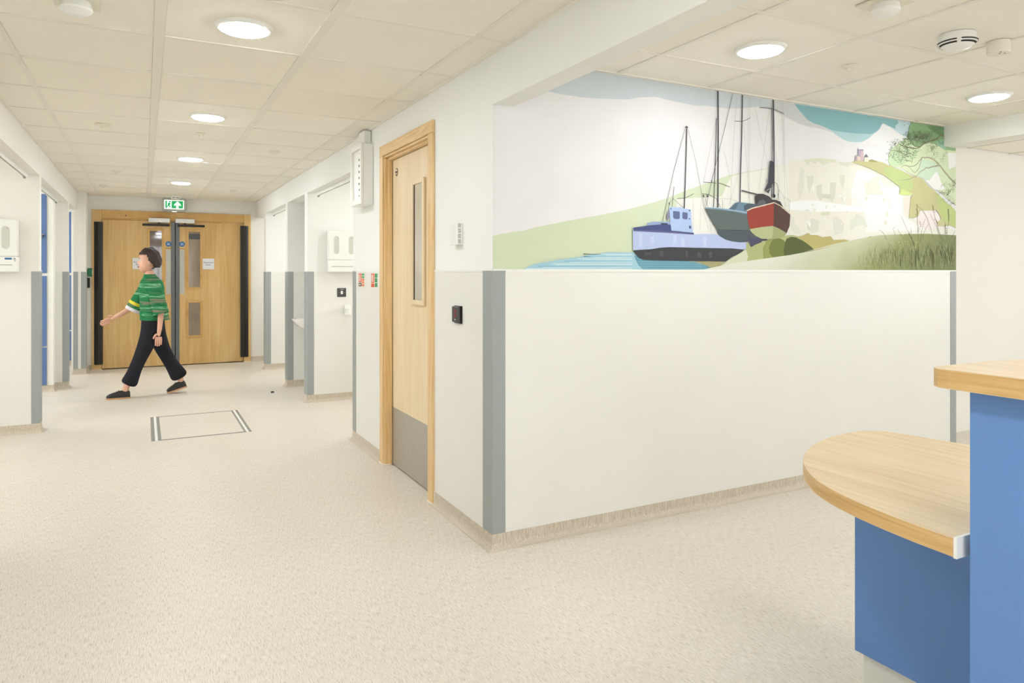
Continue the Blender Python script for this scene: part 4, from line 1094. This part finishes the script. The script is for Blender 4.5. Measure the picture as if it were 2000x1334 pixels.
# grass blades and seed heads
P = Print('printed_grass', 'grasses and seed heads at the right end of the mural')
P.y(); yt = P.y(); rnd = random.Random(5)
for i in range(620):
    x = rnd.uniform(0, 1) ** 0.7 * 1600 - 60
    hgt = rnd.uniform(120, 420) * (0.55 + 0.45 * min(1, max(0, x / 900)))
    y0_ = rnd.uniform(950, 1235); lean = rnd.uniform(-0.35, 0.35)
    pts = [(x + lean * hgt * (k / 4) ** 1.8, y0_ - hgt * k / 4 * (1 - 0.06 * k)) for k in range(5)]
    if pts[-1][1] < 640 + max(0, 150 - x * 0.2): pts = pts[:4]
    c = rnd.choice([(128, 138, 92), (150, 158, 112), (184, 190, 144), (118, 128, 88), (200, 202, 160), (138, 132, 96)])
    P.line(c, 'G', pts, rnd.uniform(0.6, 1.1), 0.35, y=yt)
CS = (112, 108, 74); yt = P.y()
for pts in ([(880, 860), (820, 720), (770, 610), (700, 450), (650, 350)], [(935, 820), (930, 600), (918, 400), (915, 300)], [(960, 780), (985, 620), (1010, 500), (1050, 390)],
            [(1170, 700), (1140, 560), (1080, 380), (1000, 250), (930, 190)], [(1300, 720), (1250, 560), (1180, 420), (1130, 320)], [(1330, 760), (1260, 560), (1210, 380), (1160, 180)],
            [(1390, 760), (1400, 620), (1430, 420), (1430, 240)], [(1375, 650), (1370, 540), (1372, 440)], [(420, 740), (380, 650), (330, 590), (290, 580)], [(560, 660), (520, 560), (560, 520)],
            [(680, 720), (620, 600), (590, 560)], [(1000, 700), (1050, 560), (1100, 480)], [(1480, 700), (1510, 640), (1540, 580)], [(820, 640), (810, 540)]):
    P.line(CS, 'G', pts, 1.0, 0.6, y=yt)
def seeds(x0, y0, x1, y1, n, s, w_):
    for i in range(n):
        t_ = i / (n - 1); x = x0 + (x1 - x0) * t_ + rnd.uniform(-w_, w_); y = y0 + (y1 - y0) * t_ + rnd.uniform(-4, 4)
        a = rnd.uniform(0.8, 2.2)
        P.line((104, 98, 64), 'G', [(x, y), (x + math.cos(a) * s * 0.5, y - math.sin(a) * s * 0.5), (x + math.cos(a) * s, y - math.sin(a) * s)], 1.3, 0.9, y=yt)
seeds(785, 640, 865, 830, 18, 20, 14); seeds(970, 450, 945, 600, 12, 16, 12); seeds(920, 170, 910, 370, 14, 18, 12); seeds(1425, 250, 1430, 430, 12, 20, 10)
seeds(1375, 500, 1390, 650, 14, 18, 10); seeds(1100, 820, 1050, 960, 14, 16, 18); seeds(1200, 410, 1250, 470, 8, 16, 12); seeds(1530, 700, 1500, 820, 10, 16, 12); seeds(1250, 850, 1300, 1040, 12, 14, 16); seeds(1165, 180, 1200, 300, 6, 16, 12)
for (x, y) in ((665, 710), (620, 780), (720, 770), (895, 780), (500, 800), (690, 660), (885, 860)):
    P.line((222, 220, 170), 'G', [(x - 5, y), (x, y - 8), (x + 5, y)], 1.6, 1.2, y=yt)
P.done()
# boats
RG = (196, 192, 188); DK = (92, 92, 98)
P = Print('printed_rigging', 'masts and rigging of the painted boats')
for pts in ([(945, 100), (1000, 380), (1055, 600)], [(925, 105), (918, 830)], [(1145, 130), (1165, 800)], [(995, 105), (990, 170)], [(820, 275), (790, 840)], [(838, 100), (820, 270)], [(880, 280), (925, 840)],
            [(1060, 160), (985, 740)], [(745, 470), (800, 700)], [(690, 270), (605, 690)], [(910, 110), (912, 800)], [(1100, 480), (1130, 760)], [(1157, 222), (1165, 560), (1190, 860)], [(535, 800), (535, 1020)],
            [(600, 870), (640, 1010)], [(640, 900), (660, 1040)], [(590, 790), (580, 1020)], [(680, 940), (650, 1020)], [(720, 460), (610, 850)], [(860, 560), (780, 850)]):
    P.line(RG, 'B', pts, 0.55)
def mast(pts, w_, c=DK, w1=None): P.line(c, 'B', pts, w_, w1)
mast([(491, 310), (488, 450), (480, 700), (474, 868)], 2.6, (118, 116, 120)); mast([(478, 325), (400, 620), (325, 955)], 0.8); mast([(500, 330), (555, 560), (612, 870)], 0.7, (130, 130, 134))
mast([(425, 800), (476, 798), (538, 768)], 0.9); mast([(403, 718), (397, 790), (390, 855)], 1.0); mast([(370, 850), (372, 830), (395, 800), (470, 865)], 0.7)
mast([(478, 316), (491, 305), (500, 318)], 1.6); mast([(368, 828), (374, 842)], 1.8)
mast([(704, 62), (706, 300), (705, 600), (704, 870)], 3.2, (96, 96, 102)); mast([(693, 250), (688, 500), (674, 860)], 1.7); mast([(806, 80), (760, 280), (690, 560), (620, 860)], 0.9)
mast([(872, 86), (866, 400), (858, 640), (855, 828)], 2.9, (104, 104, 110)); mast([(605, 688), (660, 692), (692, 694)], 1.0); mast([(706, 692), (740, 703), (786, 722)], 1.1)
mast([(659, 675), (661, 690)], 2.2)
mast([(818, 270), (868, 272), (900, 262), (927, 246)], 0.9)
mast([(865, 745), (910, 757), (970, 772)], 2.6, (112, 110, 112)); mast([(595, 768), (640, 772), (690, 800), (720, 860)], 1.0); mast([(603, 775), (608, 792)], 3.0); mast([(628, 778), (636, 790)], 3.0)
mast([(612, 790), (640, 868)], 0.6); mast([(735, 810), (737, 868)], 0.6); mast([(690, 800), (800, 805), (850, 826)], 0.4, (160, 160, 160))
mast([(1083, 120), (1087, 400), (1088, 600), (1086, 790)], 3.4, (84, 84, 92)); mast([(1073, 180), (1076, 400), (1070, 790)], 1.7, (84, 84, 92)); mast([(988, 176), (1030, 180), (1074, 185)], 1.2); mast([(1090, 190), (1120, 203), (1157, 221)], 1.2)
P.done()
P = Print('printed_blue_boat', 'pale blue fishing boat with a cabin')
P.poly((195, 204, 230), ('B', [(120, 1010), (122, 1153), (250, 1147), (380, 1137), (700, 1143), (880, 1152), (897, 1145), (897, 1102), (840, 1098), (770, 1083), (720, 1060), (690, 1045), (610, 1042), (538, 1046), (400, 1036), (122, 1015)]))
for x, y, h_ in ((160, 1040, 90), (240, 1060, 50), (395, 1050, 60), (450, 1070, 60), (600, 1060, 70)):
    P.poly((204, 213, 234), ('B', [(x, y), (x + 26, y), (x + 24, y + h_), (x + 4, y + h_)]))
P.poly((92, 92, 95), ('B', [(122, 1156), (250, 1147), (300, 1138), (370, 1133), (540, 1137), (700, 1140), (800, 1142), (885, 1150), (868, 1165), (830, 1188), (800, 1200), (755, 1232), (500, 1228), (300, 1224), (195, 1220), (165, 1207), (140, 1182)]))
for x, y, w_, h_ in ((300, 1160, 30, 40), (480, 1158, 18, 45), (560, 1170, 30, 35), (640, 1165, 24, 40), (200, 1170, 50, 20)):
    P.poly((108, 108, 112), ('B', [(x, y), (x + w_, y), (x + w_ - 3, y + h_), (x + 2, y + h_)]))
P.poly((101, 108, 152), ('B', [(122, 1000), (215, 987), (330, 976), (383, 980), (384, 1018), (460, 1028), (537, 1035), (537, 1048), (380, 1037), (125, 1024)]))
P.poly((122, 124, 160), ('B', [(126, 1016), (250, 1018), (384, 1026), (537, 1040), (537, 1048), (380, 1037), (125, 1024)]))
P.poly((166, 182, 208), ('B', [(212, 985), (218, 968), (262, 959), (372, 958), (384, 980), (330, 976)]))
P.poly((90, 96, 108), ('B', [(312, 968), (358, 970), (358, 980), (312, 978)]))
P.poly((188, 205, 232), ('B', [(368, 856), (440, 862), (517, 876), (522, 960), (532, 1034), (384, 1020), (376, 960)]))
P.poly((124, 132, 165), ('B', [(395, 886), (436, 889), (441, 895), (441, 935), (434, 942), (404, 940), (396, 930)]))
P.poly((124, 132, 165), ('B', [(459, 893), (492, 897), (495, 905), (494, 938), (488, 944), (463, 941), (458, 932)]))
P.poly((160, 158, 176), ('B', [(350, 915), (357, 888), (368, 880), (371, 925), (360, 950), (353, 945)]))
P.poly((110, 118, 150), ('B', [(502, 935), (512, 937), (512, 945), (503, 943)])); P.poly((110, 118, 150), ('B', [(504, 985), (518, 988), (518, 1008), (505, 1005)]))
P.poly((90, 95, 110), ('B', [(503, 878), (512, 880), (512, 888), (503, 886)])); P.poly((90, 95, 110), ('B', [(376, 866), (384, 868), (384, 876), (377, 874)]))
P.done()
P = Print('printed_grey_yacht', 'grey-green yacht seen from the bow')
P.poly((122, 131, 128), ('B', [(612, 868), (700, 878), (800, 892), (925, 916), (925, 1024), (698, 1016), (675, 978), (640, 918)]))
P.poly((106, 116, 120), ('B', [(698, 1014), (925, 1022), (960, 1055), (1042, 1080), (1000, 1088), (900, 1098), (850, 1100), (800, 1094), (755, 1082), (722, 1062), (700, 1035)]))
P.poly((92, 98, 100), ('B', [(697, 1012), (925, 1017), (925, 1021), (698, 1016)]))
P.poly((145, 170, 184), ('B', [(612, 862), (680, 862), (770, 872), (912, 896), (914, 912), (800, 890), (700, 876), (618, 868)]))
P.poly((196, 212, 220), ('B', [(614, 861), (700, 862), (790, 874), (905, 896), (905, 900), (790, 879), (700, 867)]))
P.poly((131, 156, 172), ('B', [(775, 873), (800, 855), (822, 830), (850, 825), (905, 832), (960, 838), (968, 875), (906, 895)]))
P.poly((115, 134, 148), ('B', [(780, 872), (822, 832), (845, 828), (826, 868), (815, 880)]))
P.poly((108, 118, 126), ('B', [(880, 850), (905, 835), (960, 838), (968, 850), (905, 880), (880, 882)]))
P.poly((104, 102, 124), ('B', [(905, 1064), (940, 1070), (1000, 1074), (1005, 1085), (1000, 1100), (960, 1115), (930, 1132), (918, 1095)]))
P.poly((90, 92, 102), ('B', [(1000, 1078), (1042, 1076), (1040, 1086), (1000, 1090)]))
P.done()
P = Print('printed_red_boat', 'red-hulled yacht seen bow-on')
P.poly((94, 90, 92), ('B', [(955, 788), (975, 768), (1010, 768), (1050, 784), (1075, 808), (1100, 810), (1130, 822), (1152, 866), (1090, 848), (1000, 848), (958, 835)]))
P.poly((118, 122, 126), ('B', [(965, 848), (985, 815), (1015, 808), (1030, 826), (1028, 850), (980, 856)]))
P.poly((70, 70, 76), ('B', [(1078, 772), (1090, 770), (1098, 782), (1090, 798), (1078, 792)]))
P.poly((96, 94, 102), ('B', [(1060, 540), (1090, 552), (1090, 600), (1082, 690), (1068, 720), (1048, 766), (1022, 745), (1046, 690), (1052, 620)]))
P.poly((172, 93, 80), ('B', [(900, 890), (935, 872), (960, 864), (1020, 852), (1087, 834), (1085, 992), (1000, 997), (920, 1010), (906, 950)]))
P.poly((112, 88, 82), ('B', [(1085, 834), (1110, 846), (1150, 872), (1198, 912), (1192, 990), (1173, 1037), (1120, 1006), (1083, 990)]))
P.poly((194, 198, 160), ('B', [(919, 1010), (1000, 996), (1078, 988), (1084, 1030), (1070, 1078), (1000, 1076), (960, 1056), (935, 1035)]))
P.poly((178, 182, 140), ('B', [(1078, 988), (1120, 1006), (1173, 1037), (1155, 1060), (1110, 1075), (1070, 1079), (1082, 1030)]))
P.line((230, 220, 198), 'B', [(899, 884), (935, 868), (1020, 846), (1087, 829)], 2.2)
P.line((222, 210, 186), 'B', [(1087, 829), (1120, 845), (1150, 864), (1199, 908)], 2.0)
P.line((96, 96, 100), 'B', [(1070, 800), (1076, 720), (1090, 690), (1108, 700), (1116, 745), (1118, 812)], 1.0)
P.line((96, 96, 100), 'B', [(1120, 740), (1106, 810)], 0.8); P.line((96, 96, 100), 'B', [(1034, 665), (1032, 690)], 1.0)
P.line((150, 150, 150), 'B', [(1150, 770), (1165, 860)], 0.5); P.line((150, 150, 150), 'B', [(1195, 810), (1190, 890)], 0.7); P.line((150, 150, 150), 'B', [(1120, 740), (1150, 790), (1198, 815)], 0.4)
P.line((200, 200, 204), 'B', [(1030, 748), (1062, 730)], 0.9)
P.done()

# ------------------------------------------------------------------ the walking person
def skin_obj(name, chains, mat, parent, sub=2, yscale=1.0, fixed=None):
    """chains: list of [(x,y,z,rx,ry?)...]; vertices that coincide are merged; grown with a Skin modifier"""
    vs_, es, rad = [], [], []
    def vid(p, r):
        for i, q in enumerate(vs_):
            if (Vector(q) - Vector(p)).length < 1e-4: return i
        vs_.append(p); rad.append(r); return len(vs_) - 1
    for ch in chains:
        pr = None
        for c in ch:
            i = vid(tuple(c[:3]), (c[3], c[4] if len(c) > 4 else c[3]))
            if pr is not None: es.append((pr, i))
            pr = i
    me = bpy.data.meshes.new(name); me.from_pydata(vs_, es, []); me.update()
    o = bpy.data.objects.new(name, me); COL.objects.link(o)
    m = o.modifiers.new('skin', 'SKIN'); m.use_smooth_shade = True
    for i, r in enumerate(rad):
        me.skin_vertices[0].data[i].radius = r; me.skin_vertices[0].data[i].use_root = (i == 0)
    sb = o.modifiers.new('sub', 'SUBSURF'); sb.levels = sub; sb.render_levels = sub
    bpy.context.view_layer.update()
    ev = bpy.data.meshes.new_from_object(o.evaluated_get(bpy.context.evaluated_depsgraph_get()))
    bpy.data.objects.remove(o); bpy.data.meshes.remove(me)
    ev.name = name; ev.materials.clear(); ev.materials.append(mat)
    for p in ev.polygons: p.use_smooth = True
    return link(name, ev, parent)
PL = (0.06, 8.33, 0.0)
person = thing('person', 'person with short dark hair, green striped top and black trousers, striding left', 'person', PL)
M_skin = plain('skin', (222, 172, 146), 0.55, var=0.03, sc=12)
M_hair = plain('hair_dark', (54, 40, 34), 0.6, var=0.2, sc=30)
M_trou = plain('trousers_black', (36, 36, 42), 0.85, var=0.1, sc=20, spec=0.2)
M_shoe = plain('shoe_black', (40, 38, 36), 0.5, var=0.1)
M_sole = plain('sole_tan', (205, 160, 120), 0.6, var=0.05)
M_eye = plain('eye_dark', (40, 32, 30), 0.2)
M_lip = plain('lips', (178, 104, 96), 0.5)
# knitted top: green with thin pale stripes and a few muted bands
m, nt, bb = base_mat('striped_top', rgb(50, 140, 90), 0.85, spec=0.15)
mp = mapped(nt, (2.5, 2.5, 34)); n1 = noise(nt, mp, 1, 2, 0.5)
r = ramp(nt, n1.outputs[0], [(0.30, rgb(130, 124, 98)), (0.39, rgb(64, 122, 82)), (0.5, rgb(30, 112, 66)), (0.60, rgb(44, 132, 82)), (0.66, rgb(140, 186, 146)), (0.71, rgb(34, 116, 70))])
nt.links.new(r.outputs[0], bb.inputs['Base Color'])
M_top = m
M_yel = plain('yellow_band', (224, 206, 62), 0.8); M_wb = plain('white_band', (222, 218, 224), 0.8)
NY, FY = -0.13, 0.13   # near side / far side (the near side is the person's left)
# skin: neck, trunk core, arms, ankles as one continuous figure
body = [
    [(0.02, 0, 0.86, 0.10, 0.13), (0.02, 0, 1.0, 0.095, 0.12), (0.015, 0, 1.14, 0.10, 0.14), (0.01, 0, 1.22, 0.07, 0.09), (-0.005, 0, 1.27, 0.048, 0.048), (-0.012, 0, 1.33, 0.05, 0.05)],
    [(0.015, 0, 1.14, 0.10, 0.14), (0.02, NY * 0.8, 1.195, 0.05, 0.05), (0.04, NY * 1.3, 1.16, 0.045, 0.045), (0.095, NY * 1.45, 0.93, 0.036, 0.036), (0.10, NY * 1.45, 0.91, 0.034, 0.034), (0.085, NY * 1.4, 0.72, 0.024, 0.024), (0.08, NY * 1.4, 0.68, 0.022, 0.03)],
    [(0.015, 0, 1.14, 0.10, 0.14), (0.0, FY * 0.8, 1.195, 0.05, 0.05), (-0.02, FY * 1.3, 1.16, 0.045, 0.045), (-0.13, FY * 1.35, 0.955, 0.036, 0.036), (-0.145, FY * 1.35, 0.94, 0.034, 0.034), (-0.30, FY * 1.2, 0.845, 0.024, 0.024), (-0.335, FY * 1.2, 0.825, 0.022, 0.03)],
    [(0.02, 0, 0.86, 0.10, 0.13), (0.02, NY * 0.65, 0.82, 0.085, 0.085), (-0.03, NY * 0.6, 0.62, 0.07, 0.07), (-0.085, NY * 0.55, 0.45, 0.05, 0.05), (-0.16, NY * 0.5, 0.27, 0.045, 0.045), (-0.222, NY * 0.5, 0.115, 0.032, 0.032), (-0.235, NY * 0.5, 0.06, 0.036, 0.036)],
    [(0.02, 0, 0.86, 0.10, 0.13), (0.03, FY * 0.65, 0.82, 0.085, 0.085), (0.085, FY * 0.6, 0.62, 0.07, 0.07), (0.13, FY * 0.55, 0.47, 0.05, 0.05), (0.22, FY * 0.5, 0.30, 0.045, 0.045), (0.29, FY * 0.5, 0.16, 0.032, 0.032), (0.30, FY * 0.5, 0.105, 0.034, 0.034)],
]
skin_obj('body', body, M_skin, person)
# hands: palm plus five separate fingers
def hand(wrist, d, side, name):
    """wrist position, direction of the hand, side vector across the knuckles"""
    W_ = Vector(wrist); D = Vector(d).normalized(); S = Vector(side).normalized(); N_ = D.cross(S)
    ch = []
    palm = W_ + D * 0.05
    ch.append([(*(W_ - D * 0.045), 0.024), (*(W_), 0.022), (*palm, 0.026, 0.014)])
    for k, (ln, sp) in enumerate(((0.068, 0.026), (0.076, 0.009), (0.072, -0.009), (0.058, -0.025))):
        a = palm + S * sp * 0.7; b_ = W_ + D * 0.085 + S * sp; c_ = b_ + D * ln * 0.5 + N_ * 0.004; e_ = c_ + D * ln * 0.42 + N_ * 0.016
        ch.append([(*a, 0.012), (*b_, 0.0095), (*c_, 0.0085), (*e_, 0.0072)])
    a = W_ + D * 0.02 + S * 0.016; b_ = a + D * 0.028 + S * 0.026; c_ = b_ + D * 0.028 + S * 0.008 + N_ * 0.006
    ch.append([(*a, 0.014), (*b_, 0.0105), (*c_, 0.0085)])
    out = [skin_obj(name, ch[:1], M_skin, person)]
    for c_ in ch[1:]: out.append(skin_obj('finger', [c_], M_skin, out[0]))
    return out[0]
hand((0.08, NY * 1.4, 0.685), (-0.06, 0, -1), (-1, 0.1, 0), 'hand')
hand((-0.33, FY * 1.2, 0.828), (-1, 0, -0.55), (0, -0.3, 1), 'hand')
# head
bm = bmesh.new(); bmesh.ops.create_uvsphere(bm, u_segments=40, v_segments=28, radius=1.0)
hc = Vector((-0.02, 0, 1.415))
for v in bm.verts:
    x, y, z = v.co
    X_ = x * 0.093; Y_ = y * 0.074; Z_ = z * 0.122
    if z < 0:
        t_ = -z
        Y_ *= 1 - 0.28 * t_ * t_; X_ = X_ * (1 - 0.12 * t_) - 0.022 * t_
        if x > 0.2: X_ -= 0.05 * t_ * x
    if x < -0.6 and -0.35 < z < 0.3: X_ += 0.010                                   # flatten the face
    g = math.exp(-((y / 0.13) ** 2) - ((z + 0.12) / 0.13) ** 2)
    if x < 0: X_ -= 0.026 * g                                                        # nose
    g = math.exp(-((abs(y) - 0.36) / 0.17) ** 2 - ((z - 0.08) / 0.09) ** 2)
    if x < 0: X_ += 0.008 * g                                                        # eye sockets
    g = math.exp(-((y / 0.30) ** 2) - ((z + 0.80) / 0.15) ** 2)
    if x < 0: X_ -= 0.008 * g                                                        # chin
    v.co = hc + Vector((X_, Y_, Z_))
head = obj('head', bm, M_skin, person, smooth=True)
for p in head.data.polygons: p.use_smooth = True
for s_ in (-1, 1):
    bm = bmesh.new(); bmesh.ops.create_uvsphere(bm, u_segments=14, v_segments=10, radius=0.0115); bmesh.ops.translate(bm, verts=bm.verts, vec=hc + Vector((-0.069, s_ * 0.027, 0.010)))
    e_ = obj('eye', bm, M_cer, head, True)
    bm = bmesh.new(); bmesh.ops.create_uvsphere(bm, u_segments=12, v_segments=8, radius=0.006); bmesh.ops.translate(bm, verts=bm.verts, vec=hc + Vector((-0.0765, s_ * 0.027, 0.010)))
    obj('iris', bm, M_eye, head, True)
    bm = bmesh.new(); bmesh.ops.create_uvsphere(bm, u_segments=14, v_segments=10, radius=1.0)
    for v in bm.verts: v.co = hc + Vector((0.012 + v.co.x * 0.016 + v.co.z * 0.004, s_ * (0.073 + v.co.y * 0.008 + 0.006), -0.008 + v.co.z * 0.030))
    obj('ear', bm, M_skin, head, True)
    bm = B((-0.086, -0.079, s_ * 0.027 - 0.015, s_ * 0.027 + 0.015, 0.030, 0.035), bev=0.002); bmesh.ops.translate(bm, verts=bm.verts, vec=hc)
    obj('eyebrow', bm, M_hair, head)
bm = bmesh.new(); bmesh.ops.create_uvsphere(bm, u_segments=16, v_segments=8, radius=1.0)
for v in bm.verts: v.co = hc + Vector((-0.0905 + v.co.x * 0.010 + abs(v.co.y) * 0.008, v.co.y * 0.022, -0.058 + v.co.z * 0.008))
obj('mouth', bm, M_lip, head, True)
# hair: cap over crown, sides and nape with a slightly tousled outline
bm = bmesh.new(); bmesh.ops.create_uvsphere(bm, u_segments=48, v_segments=32, radius=1.0)
kill = []
for v in bm.verts:
    x, y, z = v.co
    front = x < -0.25
    lim = (0.44 if front else (0.10 - 0.62 * min(1, max(0, (x + 0.25) / 0.6))))
    wob = 1 + 0.045 * math.sin(9 * x + 5 * y) * math.cos(7 * z + 3 * y) + 0.015 * math.sin(31 * x + 27 * z)
    if z < lim - 0.001: kill.append(v)
    v.co = hc + Vector((x * 0.114 * wob + 0.016, y * 0.094 * wob, z * 0.146 * wob + 0.004))
bmesh.ops.delete(bm, geom=kill, context='VERTS')
bmesh.ops.solidify(bm, geom=bm.faces[:], thickness=0.012)
hair = obj('hair', bm, M_hair, person, True)
# clothing
def loft(name, rings, mat, seg=28, par=None, smooth=True):
    """rings: (cx, cy, cz, rx, ry) open-ended tube, given thickness"""
    q = bmesh.new(); R_ = []
    for (x, y, z, rx, ry) in rings:
        R_.append([q.verts.new((x + rx * math.cos(2 * PI * i / seg), y + ry * math.sin(2 * PI * i / seg), z)) for i in range(seg)])
    for a, b_ in zip(R_, R_[1:]):
        for i in range(seg): q.faces.new((a[i], a[(i + 1) % seg], b_[(i + 1) % seg], b_[i]))
    bmesh.ops.recalc_face_normals(q, faces=q.faces[:])
    bmesh.ops.solidify(q, geom=q.faces[:], thickness=0.004)
    return obj(name, q, mat, par or person, smooth)
top = loft('top', [(0.045, 0, 0.80, 0.142, 0.178), (0.035, 0, 0.86, 0.136, 0.175), (0.03, 0, 0.92, 0.128, 0.172), (0.02, 0, 1.0, 0.122, 0.165), (0.015, 0, 1.10, 0.122, 0.175), (0.012, 0, 1.17, 0.118, 0.185), (0.01, 0, 1.215, 0.10, 0.165), (0.005, 0, 1.24, 0.078, 0.115), (-0.002, 0, 1.262, 0.062, 0.072), (-0.005, 0, 1.28, 0.056, 0.058)], M_top)
def sleeve(pts, r0, r1, name='sleeve'):
    """tube along a polyline with linearly changing radius, open"""
    q = bmesh.new(); seg = 20; R_ = []
    n = len(pts)
    for i, p in enumerate(pts):
        a = Vector(pts[max(0, i - 1)]); b_ = Vector(pts[min(n - 1, i + 1)]); D = (b_ - a).normalized()
        U = D.cross(Vector((0, 1, 0))).normalized(); V_ = D.cross(U)
        rr = r0 + (r1 - r0) * i / (n - 1)
        R_.append([q.verts.new(Vector(p) + U * rr * math.cos(2 * PI * k / seg) + V_ * rr * math.sin(2 * PI * k / seg)) for k in range(seg)])
    for a, b_ in zip(R_, R_[1:]):
        for i in range(seg): q.faces.new((a[i], a[(i + 1) % seg], b_[(i + 1) % seg], b_[i]))
    bmesh.ops.recalc_face_normals(q, faces=q.faces[:])
    bmesh.ops.solidify(q, geom=q.faces[:], thickness=0.004)
    return q
def lerp(a, b_, t_): return tuple(a[i] + (b_[i] - a[i]) * t_ for i in range(3))
for nm, S0, S1, r0, r1 in (('near', (0.025, NY * 1.15, 1.185), (0.10, NY * 1.5, 0.87), 0.068, 0.075), ('far', (0.0, FY * 1.15, 1.185), (-0.150, FY * 1.35, 0.885), 0.076, 0.095)):
    a1 = lerp(S0, S1, 0.70)
    q = sleeve([S0, lerp(S0, S1, 0.35), a1], r0, r0 + (r1 - r0) * 0.7)
    sl = obj('sleeve', q, M_top, person, True)
    if nm == 'far':
        q = sleeve([lerp(S0, S1, 0.705), lerp(S0, S1, 0.80)], r1, r1); y_ = obj('sleeve_band', q, M_yel, sl, True); y_['label'] = 'yellow sleeve band'
        q = sleeve([lerp(S0, S1, 0.805), lerp(S0, S1, 0.90)], r1, r1); obj('sleeve_band', q, M_top, sl, True)
        q = sleeve([lerp(S0, S1, 0.905), S1], r1, r1 * 1.02); y_ = obj('sleeve_band', q, M_wb, sl, True); y_['label'] = 'white sleeve hem'
    else:
        q = sleeve([lerp(S0, S1, 0.705), S1], r1, r1); obj('sleeve_band', q, M_top, sl, True)
# trousers: one continuous garment, flared at the hems
tr = [
    [(0.025, 0, 0.97, 0.100, 0.13), (0.025, 0, 0.88, 0.112, 0.14), (0.025, 0, 0.78, 0.122, 0.145), (0.005, NY * 0.62, 0.68, 0.104, 0.09), (-0.03, NY * 0.58, 0.57, 0.092, 0.082), (-0.082, NY * 0.55, 0.44, 0.074, 0.070), (-0.135, NY * 0.5, 0.31, 0.066, 0.064), (-0.175, NY * 0.5, 0.20, 0.078, 0.064), (-0.21, NY * 0.5, 0.125, 0.102, 0.068)],
    [(0.025, 0, 0.78, 0.122, 0.145), (0.05, FY * 0.62, 0.68, 0.100, 0.09), (0.085, FY * 0.58, 0.57, 0.090, 0.082), (0.13, FY * 0.55, 0.45, 0.076, 0.070), (0.19, FY * 0.5, 0.34, 0.070, 0.064), (0.25, FY * 0.5, 0.23, 0.086, 0.066), (0.30, FY * 0.5, 0.145, 0.115, 0.072)],
]
skin_obj('trousers', tr, M_trou, person)
# shoes
def shoe(toe, heel, y, tilt=0.0):
    """low shoe from heel to toe; rings along the foot, sole as its own piece"""
    T = Vector((toe[0], y, toe[1])); Hh = Vector((heel[0], y, heel[1])); D = T - Hh; Ln = D.length; D.normalize(); U = Vector((0, 1, 0)).cross(D)
    if U.z < 0: U = -U
    q = bmesh.new(); seg = 16; R_ = []
    prof = [(0.0, 0.022, 0.045), (0.06, 0.034, 0.066), (0.25, 0.037, 0.070), (0.42, 0.038, 0.066), (0.6, 0.042, 0.056), (0.78, 0.044, 0.044), (0.92, 0.036, 0.032), (1.0, 0.016, 0.018)]
    for s_, hw, hh in prof:
        c_ = Hh + D * Ln * s_ + U * 0.018
        R_.append([q.verts.new(c_ + Vector((0, 1, 0)) * hw * math.cos(PI * k / (seg - 1)) + U * hh * (math.sin(PI * k / (seg - 1)) ** 0.7)) for k in range(seg)])
    for a, b_ in zip(R_, R_[1:]):
        for i in range(seg): q.faces.new((a[i], a[(i + 1) % seg], b_[(i + 1) % seg], b_[i]))
    q.faces.new(R_[0][::-1]); q.faces.new(R_[-1])
    so = obj('shoe', q, M_shoe, person, True)
    q = bmesh.new(); A_, B_ = [], []
    ol = []
    for i in range(24):
        a = 2 * PI * i / 24; cx_ = math.cos(a); s_ = 0.5 + 0.52 * cx_
        hw = 0.046 if s_ > 0.5 else 0.040
        if 0.3 < s_ < 0.5: hw = 0.040
        ol.append((s_, hw * math.copysign(abs(math.sin(a)) ** 0.6, math.sin(a))))
    for s_, yy in ol:
        p = Hh + D * Ln * s_ + Vector((0, yy, 0)); A_.append(q.verts.new(p)); B_.append(q.verts.new(p + U * 0.0175))
    q.faces.new(A_); q.faces.new(B_[::-1])
    for i in range(24): q.faces.new((A_[i], A_[(i + 1) % 24], B_[(i + 1) % 24], B_[i]))
    obj('sole', q, M_sole, so)
    q = bmesh.new()
    for k in range(4):
        c_ = Hh + D * Ln * (0.48 + 0.075 * k) + U * (0.083 - 0.0085 * k)
        box(q, c_.x - 0.005, c_.x + 0.005, y - 0.018, y + 0.018, c_.z - 0.006, c_.z + 0.003)
    obj('laces', q, M_shoe, so)
shoe((-0.40, 0.0), (-0.185, 0.0), NY * 0.5)
shoe((0.165, 0.0), (0.355, 0.055), FY * 0.5)
